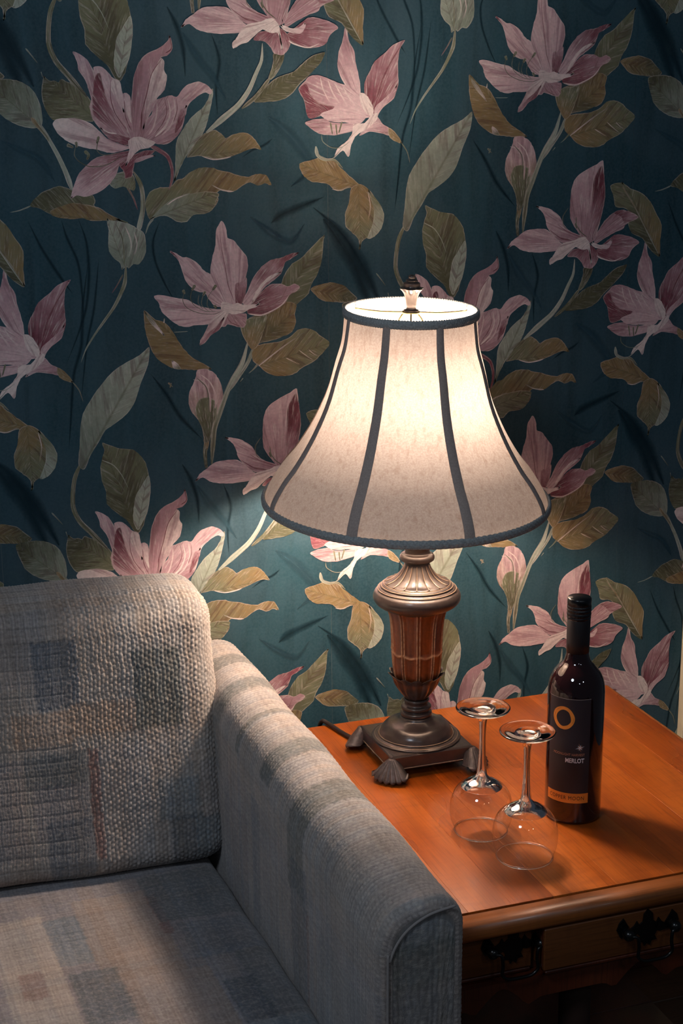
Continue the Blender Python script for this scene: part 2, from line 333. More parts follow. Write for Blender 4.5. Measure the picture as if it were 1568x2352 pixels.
PRINT = """s|829,2486|DD|74318,71688,78157,68444,80654,65048,82337,62287,84893,56804
s|2780,1390|DD|25845,102118,28421,98486,30802,94818,32476,90669,33534,88046
s|769,1538|DD|76056,137462,72979,136364,69413,135052,67881,133917
s|596,248|DD|68354,145860,67097,144958,65353,144298,63604,143178
s|579,347|DD|39967,135587,40967,132311,41141,127875,40523,123237,39153,119388,37158,114964
s|498,307|DD|37652,135476,38290,132986,39660,129485,40032,125212,39987,120324
s|479,320|DD|51524,134811,50416,131946,50705,129011,51997,125808,53332,123364
s|378,567|DD|33077,135444,34760,131601,37046,127676,38669,125279
s|624,364|DD|91056,161412,90053,155618,89563,149993,88271,145748,87506,139060,86989,134714
s|470,261|DD|92613,162111,91626,155145,90351,149984,89081,141428
s|714,333|DD|59698,160162,60792,156611,60212,153030,60340,148963
s|931,512|DD|53565,163631,54875,161024,55711,157948,55830,154401
s|542,813|DD|99325,145316,101559,142115,103552,138632,106687,135069
s|576,1330|EE|29989,146315,32581,144950,35202,143569,37086,140626
s|1527,763|EE|55671,96005,57616,92751,59857,89948,61605,87164
s|2222,988|EE|67668,148865,71099,146044,74063,141777,70991,139028
s|1245,830|EE|64782,134946,67656,132672,70793,131159,72952,133677
l|42454,149421,36313,154613|LK|36313,154613,36910,154069,37802,153955,38242,153757,38718,154232,39374,153836,40267,153613,41153,153170,42010,152068,42642,150963,42464,149641,42755,148531,40932,148734,39119,148936,37521,148716,36660,149495,35970,151251,35898,152774,36115,153857
s|449,764|GV|35368,148527,36693,145974,37720,143959,38732,141480,39419,139214
l|123753,156235,131067,154368|OK|123753,156235,124589,156721,126867,157132,128916,156591,130134,155482,131061,154492,129920,154004,127880,154138,125552,154518,124507,155379
l|35016,84029,28710,89558|GK|28710,89558,30760,89970,32666,89772,34075,89123,34990,88144,35635,86556,35834,84754,35538,83766,34259,83527,32581,83895,30943,84789,29808,85926,29184,87504
s|583,389|OL|34334,84920,34897,84093,35929,82827,36607,81724
l|53805,140416,59636,152473|GV|53801,140301,53988,142244,54099,144067,54353,145879,55361,147448,56607,149012,58078,150122,58952,151241,59396,152475,59763,152697,59601,151234,59139,149431,58604,147625,57714,146047,56469,144703,55464,143354,54698,141999,54180,140865
l|55715,143462,66590,144389|LO|55715,143462,56349,144477,57106,145602,58344,146719,59806,147151,60762,146679,61472,145981,62215,146426,63689,146745,64909,146496,65753,145675,66639,144342,65604,144524,64614,144312,63127,143766,61647,143336,60178,143137,58729,143398,57286,143658
s|121,193|WW|57887,143576,59448,143107,60911,143190,62139,143440
l|49915,135466,67360,139830|LO|50135,134997,49594,136400,49568,137550,50287,138906,51736,139439,53174,139514,54164,140407,55132,140612,55877,141282,57346,141936,59287,142006,60251,141637,61952,141249,63414,140748,64645,140601,65642,140925,66585,140902,67376,140649,68049,139296,67107,139603,66104,139278,64874,139779,63877,139455,62874,138783,61881,138461,60663,138845,59917,138401,60136,137463,59369,136320,58371,135651,56416,135482,55416,134584,53965,134634,52786,135371,51591,135526
l|50140,135112,59923,138633|GL|50135,134997,51629,136565,53596,137890,55783,138404,58217,138682,60161,138394,59891,137470,59369,136320,58371,135651,56416,135482,55416,134584,53965,134634,52786,135371,51591,135526
s|120,216|WG|52604,136997,54077,137876,56028,138512
s|122,219|GW|59218,139581,60663,138845,62375,138564
s|382,96|GG|50621,135212,49870,134312,49390,133054
s|518,800|LV|48033,141702,48911,140087,49201,138479,49119,136415,48688,134584,48276,133211
s|374,187|LR|45893,141075,47007,139683,47882,138060,48407,136438
l|48023,141475,44791,139970|LG|44589,140655,45679,141533,47093,141725,48014,141249,48240,139877,47925,139087,46537,139695,45353,139455,44675,139973
l|46793,134650,33497,137477|LK|33497,137477,34234,138465,35419,139327,36815,139849,37966,139974,39316,139442,40439,138846,41832,138919,42531,137991,42330,137202,43129,136835,44490,135877,45869,135142,46909,134600,45396,135112,43517,135108,41651,135172,40738,135545,38883,135494,37055,135783,35941,136386,34612,137105
l|46793,134650,36844,136130|OO|36832,135904,36188,136716,37827,137342,39456,137676,41293,137393,43129,136835,44490,135877,45869,135142,43517,135108,41651,135172,40738,135545,38883,135494
s|227,68|GG|33610,137474,32106,136915,30737,136668
l|46294,128519,43938,135357|GV|43938,135357,44613,135143,45976,134905,47338,134474,48302,133863,49171,133252,49412,131791,49318,130434,48714,129291,48097,128830,47504,128953,46884,128396,46397,128612,45786,128250,45627,129131,44769,129847,44124,130840,44057,132384,44157,133724
s|138,276|WV|46537,134214,47162,132651,47304,131292,46851,129953
s|119,238|WG|47788,133399,48120,131841,47874,130688,47453,130122
s|118,196|KL|45179,134646,45987,132888,46200,130949,46207,128815
s|674,139|LG|46401,128709,46167,126476,45543,124940,44465,123031,42990,121141,41514,119251,40235,117348,39389,115416
s|238,99|KR|45955,127560,45207,126326,44256,125003
s|567,819|LK|38967,101360,37631,98572,37182,94717,38010,92280,39818,90122,42011,87503
l|38920,100397,49286,117032|GV|49286,117032,49142,114959,48500,113227,47655,111251,46935,109261,45716,107560,43943,106286,42444,105378,41355,103733,40130,101905,39149,99925,38299,100580,38546,103001,38798,105538,39298,108043,40653,110160,42319,112253,43966,113906,45907,115040,47844,115925
l|46379,89757,41866,103581|KL|41866,103581,43010,103118,44447,102506,46151,102240,47343,101270,48156,99953,48468,98422,48732,96889,48446,94641,47993,92655,47415,90674,46622,89605,45893,90062,45203,91404,44012,92535,43063,93385,42130,94482,42088,96241,41560,98037,41458,100035,41841,101487,42129,102451
l|46513,89999,48191,97693|VV|46029,93352,46483,95331,47409,96757,48459,98171,48722,96637,48485,94384,47983,92401,47176,90953,46513,89999,45945,91330
s|170,97|VG|41746,101000,43364,100117,44519,98521,45415,96436
s|146,73|GK|41580,99528,42821,98921,43986,97569,44902,95981
s|730,786|VL|113982,148986,113095,146058,111492,143503,110436,141303,109445,138724,108609,136507,108261,133767,108049,131135
s|620,451|GV|115199,148726,113939,146044,112596,144098,110979,141909
s|840,392|LK|107570,135540,107073,133055,107217,130661
l|64784,116053,76032,131923|KL|76032,131964,75807,130966,75682,129154,75342,127547,74788,126150,73910,124765,73465,123563,72376,122596,71398,121828,70205,120868,68262,119746,66986,119817,67661,121819,69178,123368,69206,124989,69870,126576,70956,127940,72246,128691,73976,130232,75275,131389
l|64784,116053,71497,121209|KO|64784,116053,64177,117320,63898,118970,64246,120375,66158,120881,68295,121582,69804,122523,71509,122027,71273,120606,71427,119366,70803,117960,69505,117417,67783,116901,65858,116605
l|65147,113145,76643,115958|OL|76688,115998,75756,114760,74211,113394,72238,112475,71141,111711,69405,111451,67686,111733,66413,112441,65577,113324,64739,113998,64597,115243,65213,116233,66922,116541,69064,116722,70579,117355,71669,118220,72968,118414,74263,117968,75342,117076
s|108,194|WO|69774,114196,70845,113608,71921,113081
s|87,173|WL|71842,115209,73131,114193,74212,113498
s|87,131|WL|73361,115220,74223,114437,74875,114188
s|213,128|WK|65575,113221,67309,114455,69263,115781,71437,117098,72962,117939
s|341,64|LG|65475,113538,64821,112856,64019,112226
l|58398,113379,48692,122315|OO|48692,122315,49437,121779,50415,120931,51616,120465,52598,119409,53563,117745,54542,116271,55540,115195,56760,114405,58438,113335,57141,113257,55480,113325,53627,113589,52603,113757,51396,114444,50211,115530,49453,116986,48916,118820,48737,120426
p|51646,118501,48748,122213|WL|48842,122049,49623,121372,50588,120123,51646,118501,50561,119425,49398,120787
s|122,203|LW|51679,121061,51572,120368
p|52639,114770,53831,113514|WL|52538,114817,53247,114528,53831,113514,52807,113703
p|107539,134542,107259,145470|OP|106294,145389,107536,145465,108660,144907,109383,143913,109893,142673,109998,140942,109368,139471,108848,137994,108328,136515,107919,135030,107431,133293,106986,134310,106796,136311,106341,137815,105339,139079,104835,140570,104989,142285,105650,143496,106041,144466
p|107539,134542,106540,141022|KL|105755,139068,106269,140782,107368,141249,108774,140723,109101,138981,108322,136765,107813,134783,107035,134558,106790,136560
s|166,276|WP|105639,143985,107311,143463,108057,141480,108039,139009
s|138,277|WP|106726,144698,108144,143446,108894,141461,108808,139485
s|138,166|KK|106185,144219,107552,142721,107826,140745,107716,138521
p|47911,144419,39143,138319|MP|39143,138319,39569,139886,40338,141440,41073,142320,42510,143409,44394,144042,46270,144340,48155,144640,47161,143307,46206,142877,45679,141533,44685,140200,43235,139106,41346,138480,39966,138634
p|48150,144527,42049,143419|RM|41791,142864,42988,143735,44863,144144,47213,144546,48150,144527,47180,143758,45754,143225,43873,142817
p|47691,144762,37158,148281|PW|37158,148281,37758,148932,39353,149064,40940,148888,42286,148317,43393,147412,44496,146279,46319,145462,47817,144984,45803,144350,44409,144378,43267,144737,41664,144992,39859,145583,38747,146159,37772,147060
p|43665,148296,40362,157692|MP|40320,157735,41365,157410,42450,156432,43070,155124,43205,153155,43100,150958,44167,149177,42787,149195,42278,150526,42618,151403,42270,152724,41879,154039,41035,155350,40863,156436
p|48183,145315,44014,155775|MP|43096,155669,44016,155818,44905,155225,45779,154235,46681,153790,46961,152245,47879,152015,48163,150460,48322,148675,48599,146881,48426,145536,47481,145328,45878,146031,44074,147178,43194,148081,42558,149198,42392,150525,42910,152719,43153,154469
p|48051,147785,47077,152244|WP|47029,152200,47901,151971,48209,150459,48350,148228,47846,148459,47260,150026
p|46943,149140,45769,154016|PW|45585,154017,46225,153903,46718,153570,46993,151360,47079,149583,46537,150478,45892,151592,45365,152699
p|47977,145993,43973,154902|MR|43166,154250,43973,154902,44445,152706,45150,150494,46440,148256,47762,146446,45917,146925,43895,148293,42798,149416,42688,150962
p|47958,145544,43639,147741|RM|43527,147810,44994,147052,46836,146641,48025,146037,47713,145279,46321,145530,44725,146230
s|92,231|WW|43864,147627,44763,147056,45915,146880
s|69,161|RR|45401,154018,45256,151818,45803,149599,47333,147349
s|93,186|RR|47155,151358,47222,149136,47916,147340
p|48904,145752,53893,159750|MM|53849,159837,54165,158169,53332,157178,52504,156959,52952,156407,52842,155302,53232,154415,52815,152640,51715,151535,51195,150202,50447,149094,50033,147531,49736,145962,48440,145873,48051,147785,47981,150017,48237,152234,48552,154219,49329,156196,50543,157511,52199,158168,53400,159047
p|49419,146867,52609,156628|MW|52500,156849,52951,156363,52842,155302,53232,154415,52815,152640,51715,151535,51195,150202,50447,149094,49625,147313,49808,149549,50335,152215,50889,154427,51882,155969
s|94,211|RR|52738,156958,51139,154868,50335,152215,49527,149552,49302,146869
s|234,140|RR|53841,159596,54024,158169,53110,157509
p|49844,145735,59118,152814|MP|59636,152473,58892,153264,57710,153720,56271,153394,55296,152620,54554,151732,53614,151897,52186,151531,51346,151093,50934,149535,50195,148649,49851,147085,49966,145845,51249,145438,52905,145339,54368,146332,55122,147452,55652,149025,56180,150594,57409,151705,58622,152256,59382,151980
s|118,330|WW|53246,151521,53529,149502,52754,147714,51285,146385
s|94,282|WP|51699,151090,51640,149526,51100,147739,50350,146627
s|95,284|WP|54077,151625,54240,149493,53465,147703,52239,146595
s|71,189|RR|52774,151525,53064,149732,52415,148169,51302,146836
s|71,189|RR|54428,151509,54540,149939,53963,148372
p|54907,148133,55934,150372|RM|54849,149935,55455,150265,55942,150597,55659,149250,55141,148016,54146,146789,54446,148590
p|49311,144165,46820,140824|RR|46084,142767,47887,143856,49560,144499,51212,144466,49995,143585,48442,143053,48052,142155,47769,141027,46818,140779,46672,141735
p|51190,143900,48319,142942|PM|48082,142880,48817,143610,50481,143914,51186,143786,49748,143296
s|707,283|RR|50298,145275,51690,144570,52963,143635,53502,142027,53445,140425,52966,139060
p|47986,146218,47591,142393|WP|47631,146112,48932,146426,50093,146068,51255,145596,50520,144932,49333,144729,48493,144295,47629,143297,46935,142408,47170,143533,47569,144652,47434,145329
s|114,114|KK|40196,145466,39900,144136,40542,143228,42006,142523,44332,142694,46722,143993
s|115,92|KK|43330,146077,43036,144742,43930,144051,46265,144228
s|457,320|LK|40218,145910,40294,145130
s|415,277|LK|43399,146566,43076,145590
s|593,228|LK|38943,145534,39836,145139
s|551,276|LK|41303,144665,41851,144095,41588,143429
p|114436,148001,115681,152624|OL|112930,151190,114008,152394,115681,152624,116940,152810,116587,150912,115546,148476,114581,147876,113545,149479
p|60504,121588,50295,124152|PP|50255,124154,50750,124426,51958,124267,53569,123849,54989,123578,55794,123138,57416,122354,59059,121967,60509,121790,59853,120614,58167,119799,56306,119803,54857,119582,53438,120064,52247,121030,51269,122079,50909,123290
p|60941,122372,52848,130486|PP|52791,130566,53588,130260,54579,129630,55389,129557,56589,128857,57777,127519,58786,126878,59974,125029,61165,122964,60520,122192,59074,122469,58276,123512,57682,124341,56258,124810,55070,126058,54513,127665,54053,129063,53372,129877
s|282,101|RM|52850,130525,53574,129868,54058,129220
p|61983,122317,60540,134462|PP|60541,134501,61131,133500,61300,132117,62219,131688,63225,130461,64133,129231,64242,127631,63922,126444,64041,125235,63523,123650,63243,122454,61983,122317,60739,122583,59560,125049,58648,127083,58957,129250,59526,131200,59623,133162,60118,134026
p|63033,122465,63319,125671|RM|62267,125319,63110,125680,64002,126280,64011,124834,63287,122553,62304,122603
s|62,103|RR|60207,133533,60343,130971,60876,127779,61228,125369,62103,122916
p|63657,122230,72001,129506|PR|72044,129545,70766,129457,69274,128916,67791,128678,66299,127740,65006,126194,64127,124426,63350,122550,64710,122277,65791,123537,66444,124515,67730,125463,69234,126604,69897,128187,70968,128745
p|64716,122580,69241,127007|WW|69345,126902,67738,125866,66452,124919,65795,123739,64716,122580,65382,124163,66464,125523,67749,126470
p|63858,121815,72081,124547|RM|72124,124545,71339,125050,70266,124736,69209,125151,67511,125070,66225,124122,65361,123154,64499,122288,63958,121608,64260,120983,65942,120649,67432,120915,68721,121560,69800,122319,70567,123502,71535,123862
s|107,257|WW|70460,123467,69370,122137,67864,121299,66155,120719,64260,120983
s|85,213|RR|70160,124741,69171,122962,67025,121852,65326,121535
p|61535,121129,62746,119238|MM|60701,121174,61953,121107,63799,121109,63858,119989,63479,119095,62326,119262,61079,119636,60653,119356,59924,119397,60367,120384
s|104,209|RR|60902,120860,61504,119917,62956,119226
p|60915,121365,56837,116902|WM|60924,121727,59031,120962,58170,119900,57508,118523,56856,117549,56793,116844,57679,117298,58538,118261,59808,118999,60570,120171,61118,121152
p|60696,120973,56837,116902|RM|60524,120780,59409,119629,58132,118588,56850,117347,56793,116844,57679,117298,58538,118261,59808,118999
p|61973,121914,65980,122515|WW|60227,122911,61160,122763,61988,122519,62621,122728,63660,122331,65343,122346,65981,122556,65335,121941,64276,121692,63424,121231,61952,121067,60914,121324,60094,121812
s|102,82|KK|54610,124493,54469,123306,55151,122273,56977,121475,59039,121264,60299,121700
s|102,82|KK|55855,125028,55605,123647,56188,122618,57810,121731,59880,121622
s|103,83|KK|59251,125064,58288,123912,58040,122522,58844,121677
s|103,82|KK|57579,124346,57181,122767,58223,121710
s|103,82|KK|56854,124183,56714,122991,57407,122054
s|449,326|LK|54525,124993,54768,124326
s|451,328|LK|56324,125602,55847,124790
s|455,331|LK|59448,125453,58888,124682
s|453,330|LK|57814,124614,57465,123993
s|456,332|LK|59076,122569,59393,122010
l|82001,138488,72298,142170|OO|72298,142170,73060,142505,74583,142824,75347,143042,76617,142779,77891,142279,78654,141434,79679,140578,80966,139473,82131,138364,80701,138045,79927,138784,78633,138223,77604,138371,76585,139232,75309,139503,74038,139655,73032,140389,72413,141346
l|81224,138988,81716,130761|OL|80185,138538,81484,139100,82783,138466,83826,137234,84876,135753,85351,134282,84876,132594,83821,131413,82505,131219,81847,130756,81397,129554,81323,131020,80413,132027,79376,133033,79179,134729,79785,136393
l|82522,138473,83557,131423|LV|82782,138226,83826,137234,84876,135753,85351,134282,84876,132594,83821,131413,82636,131214,83560,133371,83694,135548
s|104,183|WO|82782,137986,83170,135806,82773,133641
s|103,205|WL|77219,138501,78375,138302,79668,138672,80185,138657
s|608,203|VL|74806,144625,75046,143401,76107,142720,77638,142639,78911,141427
p|82293,150075,79545,161358|PM|79495,161471,79911,159314,80789,157715,80910,156339,81412,154495,81661,152873,81528,151481,79747,152656,78740,154048,78196,155658,78387,157717,79028,159312
p|83579,148889,88475,159260|RM|88526,159306,87704,157943,87453,155627,87513,153064,86687,151199,85132,150043,84096,148648,83065,149833,82298,151940,82354,153564,83074,154949,83845,156332,85642,157713,86670,158635
p|83838,148886,86944,152367|PM|87331,153066,86817,151198,85132,149926,84096,148530,83838,149824,85390,151212,86425,152138
s|181,569|RR|87960,158636,86417,156326,85130,154011,84098,150990
p|82806,149134,72320,152598|PM|72270,152599,73206,153622,74090,154417,75468,154479,76971,153943,78482,153358,80003,152886,81530,151946,82552,150539,83708,148888,81774,148444,79983,149169,78201,149540,75915,148988,74144,148502,73522,149019,73170,150869
p|75674,150150,72320,152598|RR|72320,152598,73453,153392,74061,152011,75427,150615,77698,150127,75915,149035,74144,148502,73522,149019,73170,150869
s|125,276|WP|75590,154180,75952,152685,76943,150830
s|126,277|WP|76718,153830,77459,151981,78463,150583
s|126,278|WP|77723,153363,78725,151739,79733,150104
s|127,279|WP|78986,152893,79994,151263,81266,149854
p|82546,148434,75536,148993|PP|75485,148994,76933,149672,78712,149883,80752,149393,82547,148786,81515,147698,79465,147892,77173,148041
p|81000,147518,73257,147912|PM|73206,147912,74394,148359,76163,148474,77172,147925,79464,147775,81258,147936,80740,146818,79200,146374,77666,146118,75635,146316,74377,146919
p|82542,146789,86175,146495|PM|84096,148648,85133,147574,86175,146968,86228,145973,84873,146280,83059,146546,81508,145982,82285,147146
p|86045,146734,88065,144847|OO|85992,147018,86959,146482,87747,145519,88117,144799,86962,145106,86098,145880
p|81786,151944,83579,148889|WW|81530,151946,82298,151893,83195,150883,83709,149591,83321,148775,82548,149137,81781,150314
p|83321,148658,79180,143315|WW|80615,147641,82287,147781,83321,148893,84303,149162,84147,148177,83060,147205,81510,146335,80864,145829,80216,144710,79821,143017,78928,143910,77589,142923,78162,144278,79448,145195,80353,146355
s|184,105|LK|88065,144847,88939,143589,89396,141949
s|279,178|LK|77045,147927,77361,146217
s|280,178|LK|77882,147681,78048,146159
s|281,179|LK|78827,148018,78305,146389
s|127,76|LG|75685,146245,75877,145260,77142,144416,78675,144386,79962,145186
s|127,76|GG|75097,143400,77128,142768,78931,144499
l|132003,126597,124709,138196|KL|122836,137739,124709,138196,126361,137262,128462,136437,130009,135109,130982,133532,132199,131419,132066,128819,132070,126463,130392,127579,128805,129465,126983,130311,126171,131889,126554,133162,125622,134218,123849,134530,123490,136070
l|132003,126597,125446,138049|OL|124709,138196,126361,137262,128462,136437,130009,135109,130982,133532,132199,131419,132066,128819,132070,126463,130611,129136,129000,131532,127084,134429
s|205,176|OV|124884,137557,127071,134685,129000,131532,131771,127000
l|115995,118858,126262,125441|KK|126309,125482,125583,124055,124166,122593,122503,121144,121089,119685,119404,118897,117457,118737,115880,118690,115745,119089,117149,120540,118563,121773,120003,122356,121693,122928,122877,123960,124550,125081
p|118076,121797,119402,125307|LK|118672,125339,120249,125421,120049,124305,119254,122825,118319,121785,117871,122067,118376,123516,118587,124372
s|536,585|LK|118068,122014,116906,120552,115738,119307,113850,117884
s|339,967|VV|117049,126699,116888,124448,116102,122758,114974,120433,113353,118346,111004,116518,108613,114653
p|114926,129030,105476,128769|PP|105431,128729,106153,129794,107303,130591,108456,131347,110096,131582,111990,131472,113204,130582,114432,129475,114926,129030,113996,128215,112571,128017,110672,127967,108775,128214,107589,128579,106634,129249
p|118989,129726,110234,134995|MP|110186,135039,111413,134896,112846,134389,114306,133289,115064,131996,116051,131113,118003,130297,119227,129824,116832,129382,114675,129359,113208,130476,112220,131674,111826,132952,111322,134019,110717,134562
s|95,190|RR|112464,131455,113681,130564,114897,129882,116344,129614
s|71,167|RR|113864,132250,115332,131139,117279,130324,118747,129735
p|118976,129068,121375,141480|MP|121401,141555,121724,138654,121975,136115,121557,133583,121058,131555,120412,129526,118976,129068,117614,130656,116090,133001,115992,135786,116207,137793,117011,139277,118970,140483,120383,141076
p|119393,129565,121027,139428|MR|121253,140931,121753,138653,121975,136115,121557,133583,120923,131303,119975,129543,119574,132373,119733,135674,119902,138701
p|120227,129037,127893,132728|MM|127967,132725,126620,133627,124888,134003,123206,133418,122033,132391,121113,131143,120332,129461,120718,128910,122385,129812,124061,130608,125269,130993,125967,131827
p|123496,132341,127893,132728|RM|127967,132725,126620,133627,124888,134003,123689,133509,124936,132934,125716,131943
p|120244,128607,128330,128830|RM|128377,128871,126802,129753,125060,130184,123834,130187,122647,129372,121227,128353,120522,127737,121293,126736,123276,126112,124995,126147,126454,126628,127136,127902
p|119758,128626,119406,125199|RM|115708,127184,116871,128313,118558,128352,119507,128850,120757,127942,121175,126633,120374,125329,119529,125150,118669,125404,118150,126330,117158,127016
s|99,247|WW|125465,126670,123766,126134,121786,126607,120913,127075
p|118522,129317,112742,126348|WW|112825,125981,112705,126776,113306,127391,113989,128428,114918,129243,116825,129595,118492,130108,119495,129172,119792,127766,119990,125821,119623,127129,119294,128109,118569,128073,117838,128231,117103,128560,115930,127710,114998,126893,113812,126515
p|119859,129158,123377,129452|WP|119731,129313,121209,128784,122426,128844,123446,129557,123402,128870,122704,128036,121236,128138,120124,128569
s|143,96|KK|115690,134614,114782,133273,114945,132000,115564,131343
s|192,120|KK|117055,133197,117221,131920,117983,130830,119223,129931
s|384,240|KK|116969,132247,117241,131389
s|221,88|GK|34069,158165,34750,157309,35578,156234
s|134,67|GK|35964,155155,36145,154398
s|314,105|OK|101883,79551,102546,78858
s|105,262|OK|102105,78782,102351,79500
s|82,102|VV|52992,118985,54015,118967,55043,118968
s|127,64|VK|63155,111622,62653,111035"""
def build_print():
    V = []; F = []; LOC = []; C1 = []; C2 = []; EM = []
    rng = random.Random(3)
    def cr(pp, closed, n):
        N = len(pp); out = []
        rg = range(N) if closed else range(N-1)
        for i in rg:
            g = (lambda j: pp[j % N]) if closed else (lambda j: pp[min(max(j, 0), N-1)])
            p0, p1, p2, p3 = g(i-1), g(i), g(i+1), g(i+2)
            # keep sharp tips sharp
            for k in range(n):
                t = k/n; out.append(tuple(0.5*((2*p1[d])+(-p0[d]+p2[d])*t*0.8+(2*p0[d]-5*p1[d]+4*p2[d]-p3[d])*t*t*0.8+(-p0[d]+3*p1[d]-3*p2[d]+p3[d])*t**3*0.8)+0.1*(2*(p2[d]-p1[d])*t-0)*1.0 if False else (1-0.85)*(p1[d]+(p2[d]-p1[d])*t)+0.85*0.5*((2*p1[d])+(-p0[d]+p2[d])*t+(2*p0[d]-5*p1[d]+4*p2[d]-p3[d])*t*t+(-p0[d]+3*p1[d]-3*p2[d]+p3[d])*t**3) for d in range(2)))
        if not closed: out.append(tuple(pp[-1]))
        return out
    cells = []
    for c in range(-4, 6):
        for h in range(-6, 7):
            if (c+h) % 2 == 0: cells.append((c*WP, -h*RP/2))
    def emit(verts, tris, loc, c1, c2, em, layer):
        for (ox, oz) in cells:
            xs = [v[0]+ox for v in verts]; zs = [v[1]+oz for v in verts]
            if min(xs) < WX0+.005 or max(xs) > WX1-.005 or min(zs) < 0.1 or max(zs) > 2.495: continue
            b = len(V)
            for (x, z), e in zip(zip(xs, zs), em): V.append((x, -0.0008-layer*0.000003-(0.0000015 if e[3] else 0), z)); EM.append(e[:3])
            LOC.extend(loc); C1.extend([c1]*len(verts)); C2.extend([c2]*len(verts))
            F.extend([tuple(b+i for i in t) for t in tris])
    for li, line in enumerate(PRINT.strip().split('\n')):
        mode, bt, cc, pp = line.split('|')
        bt = [int(t) for t in bt.split(',')]; pv = [int(t)*1e-5 for t in pp.split(',')]
        pp = [(pv[i], pv[i+1]) for i in range(0, len(pv), 2)]
        c1 = lin(PAL[cc[0]]); c2 = lin(PAL[cc[1]]); seed = rng.uniform(0, 40); soft = 1.0 if cc[0] in 'DE' else 0.0
        if mode == 's':
            sp = cr(pp, False, 6); n = len(sp); w0, w1 = bt[0]*1e-5, bt[1]*1e-5
            verts = []; loc = []; em = []; tris = []; L = 0
            for i, p in enumerate(sp):
                a, b = sp[max(i-1, 0)], sp[min(i+1, n-1)]; dx, dz = b[0]-a[0], b[1]-a[1]; d = math.hypot(dx, dz)+1e-9; nx, nz = -dz/d, dx/d
                t = i/(n-1); wd = (w0+(w1-w0)*t)/2
                if w0 < 0.008: wd *= min(1, (t*5+0.25), (1-t)*5+0.25)
                if soft: wd *= 1.25*min(1, t*3+0.1, (1-t)*3+0.1)
                if i: L += math.hypot(p[0]-sp[i-1][0], p[1]-sp[i-1][1])
                for s, e in ((-1, 1.0), (0, 0.0), (1, 1.0)):
                    verts.append((p[0]+nx*wd*s, p[1]+nz*wd*s)); loc.append((t, s*0.10, seed)); em.append((e, 0.0, soft, 0))
                if i:
                    k = 3*(i-1); tris += [(k, k+3, k+4), (k, k+4, k+1), (k+1, k+4, k+5), (k+1, k+5, k+2)]
            emit(verts, tris, loc, c1, c2, em, li)
            continue
        B = Vector((bt[0]*1e-5, bt[1]*1e-5)); T = Vector((bt[2]*1e-5, bt[3]*1e-5)); ax = T-B; Ln = ax.length; ax /= Ln; nx = Vector((-ax.y, ax.x))
        op = cr(pp, True, 4)
        op = [(x+rng.gauss(0, 0.00022), z+rng.gauss(0, 0.00022)) for x, z in op]
        area2 = sum(op[i][0]*op[(i+1) % len(op)][1]-op[(i+1) % len(op)][0]*op[i][1] for i in range(len(op)))
        if area2 < 0: op.reverse()
        n = len(op); ins = min(0.0022, abs(area2)/2/ (sum(math.dist(op[i], op[(i+1) % n]) for i in range(n)))*0.8)
        inner = []
        for i in range(n):
            a, b = op[i-1], op[(i+1) % n]; dx, dz = b[0]-a[0], b[1]-a[1]; d = math.hypot(dx, dz)+1e-9
            inner.append((op[i][0]-dz/d*ins, op[i][1]+dx/d*ins))
        verts = op+op+inner
        tris = [tuple(t) for t in tessellate_polygon([[Vector((x, z, 0)) for x, z in op]])]
        for i in range(n):
            j = (i+1) % n; tris += [(n+i, n+j, 2*n+j), (n+i, 2*n+j, 2*n+i)]
        isl = 1.0 if mode == 'l' else 0.0
        em = [(0.0, isl, soft, 0)]*n+[(1.0, isl, soft, 1)]*n+[(0.0, isl, soft, 1)]*n
        loc = []
        for x, z in verts:
            d = Vector((x, z))-B; loc.append((d.dot(ax)/Ln, d.dot(nx)/Ln, seed))
        emit(verts, tris, loc, c1, c2, em, li)
    me = bpy.data.meshes.new('wallpaper_print'); me.from_pydata(V, [], F)
    for nm, arr, k in (('loc', LOC, 3), ('em', EM, 3)):
        a = me.attributes.new(nm, 'FLOAT_VECTOR', 'POINT'); a.data.foreach_set('vector', np.array(arr, np.float32).reshape(-1))
    for nm, arr in (('c1', C1), ('c2', C2)):
        a = me.attributes.new(nm, 'FLOAT_COLOR', 'POINT'); a.data.foreach_set('color', np.array(arr, np.float32).reshape(-1))
    o = link('wallpaper_print', me, MAT['prn'], wall); o['kind'] = 'stuff'
    # every triangle faces the room
    bm = bmesh.new(); bm.from_mesh(me)
    fl = [f for f in bm.faces if f.normal.y > 0]; bmesh.ops.reverse_faces(bm, faces=fl); bm.to_mesh(me); bm.free()
build_print()

floor = tag(from_bm('floor', box_bm((WX0, -4.0, -0.05), (WX1, 0.1, -0.012)), MAT['gap']), kind='structure')
fb = {}
for j in range(13):
    y0 = 0.0-(j+1)*0.12
    for k in range(2):
        key = (j+k) % 2
        if key not in fb:
            me = bpy.data.meshes.new('floor_board'); bm = box_bm((0, 0, -0.012), (1.797, 0.1185, 0), 0.0015, 1); bm.to_mesh(me); bm.free(); me.materials.append(MAT['floor']); fb[key] = me
        b = bpy.data.objects.new('floor_board', fb[key]); COL.objects.link(b); b.parent = floor; b.location = (WX0+k*1.8, y0, 0)

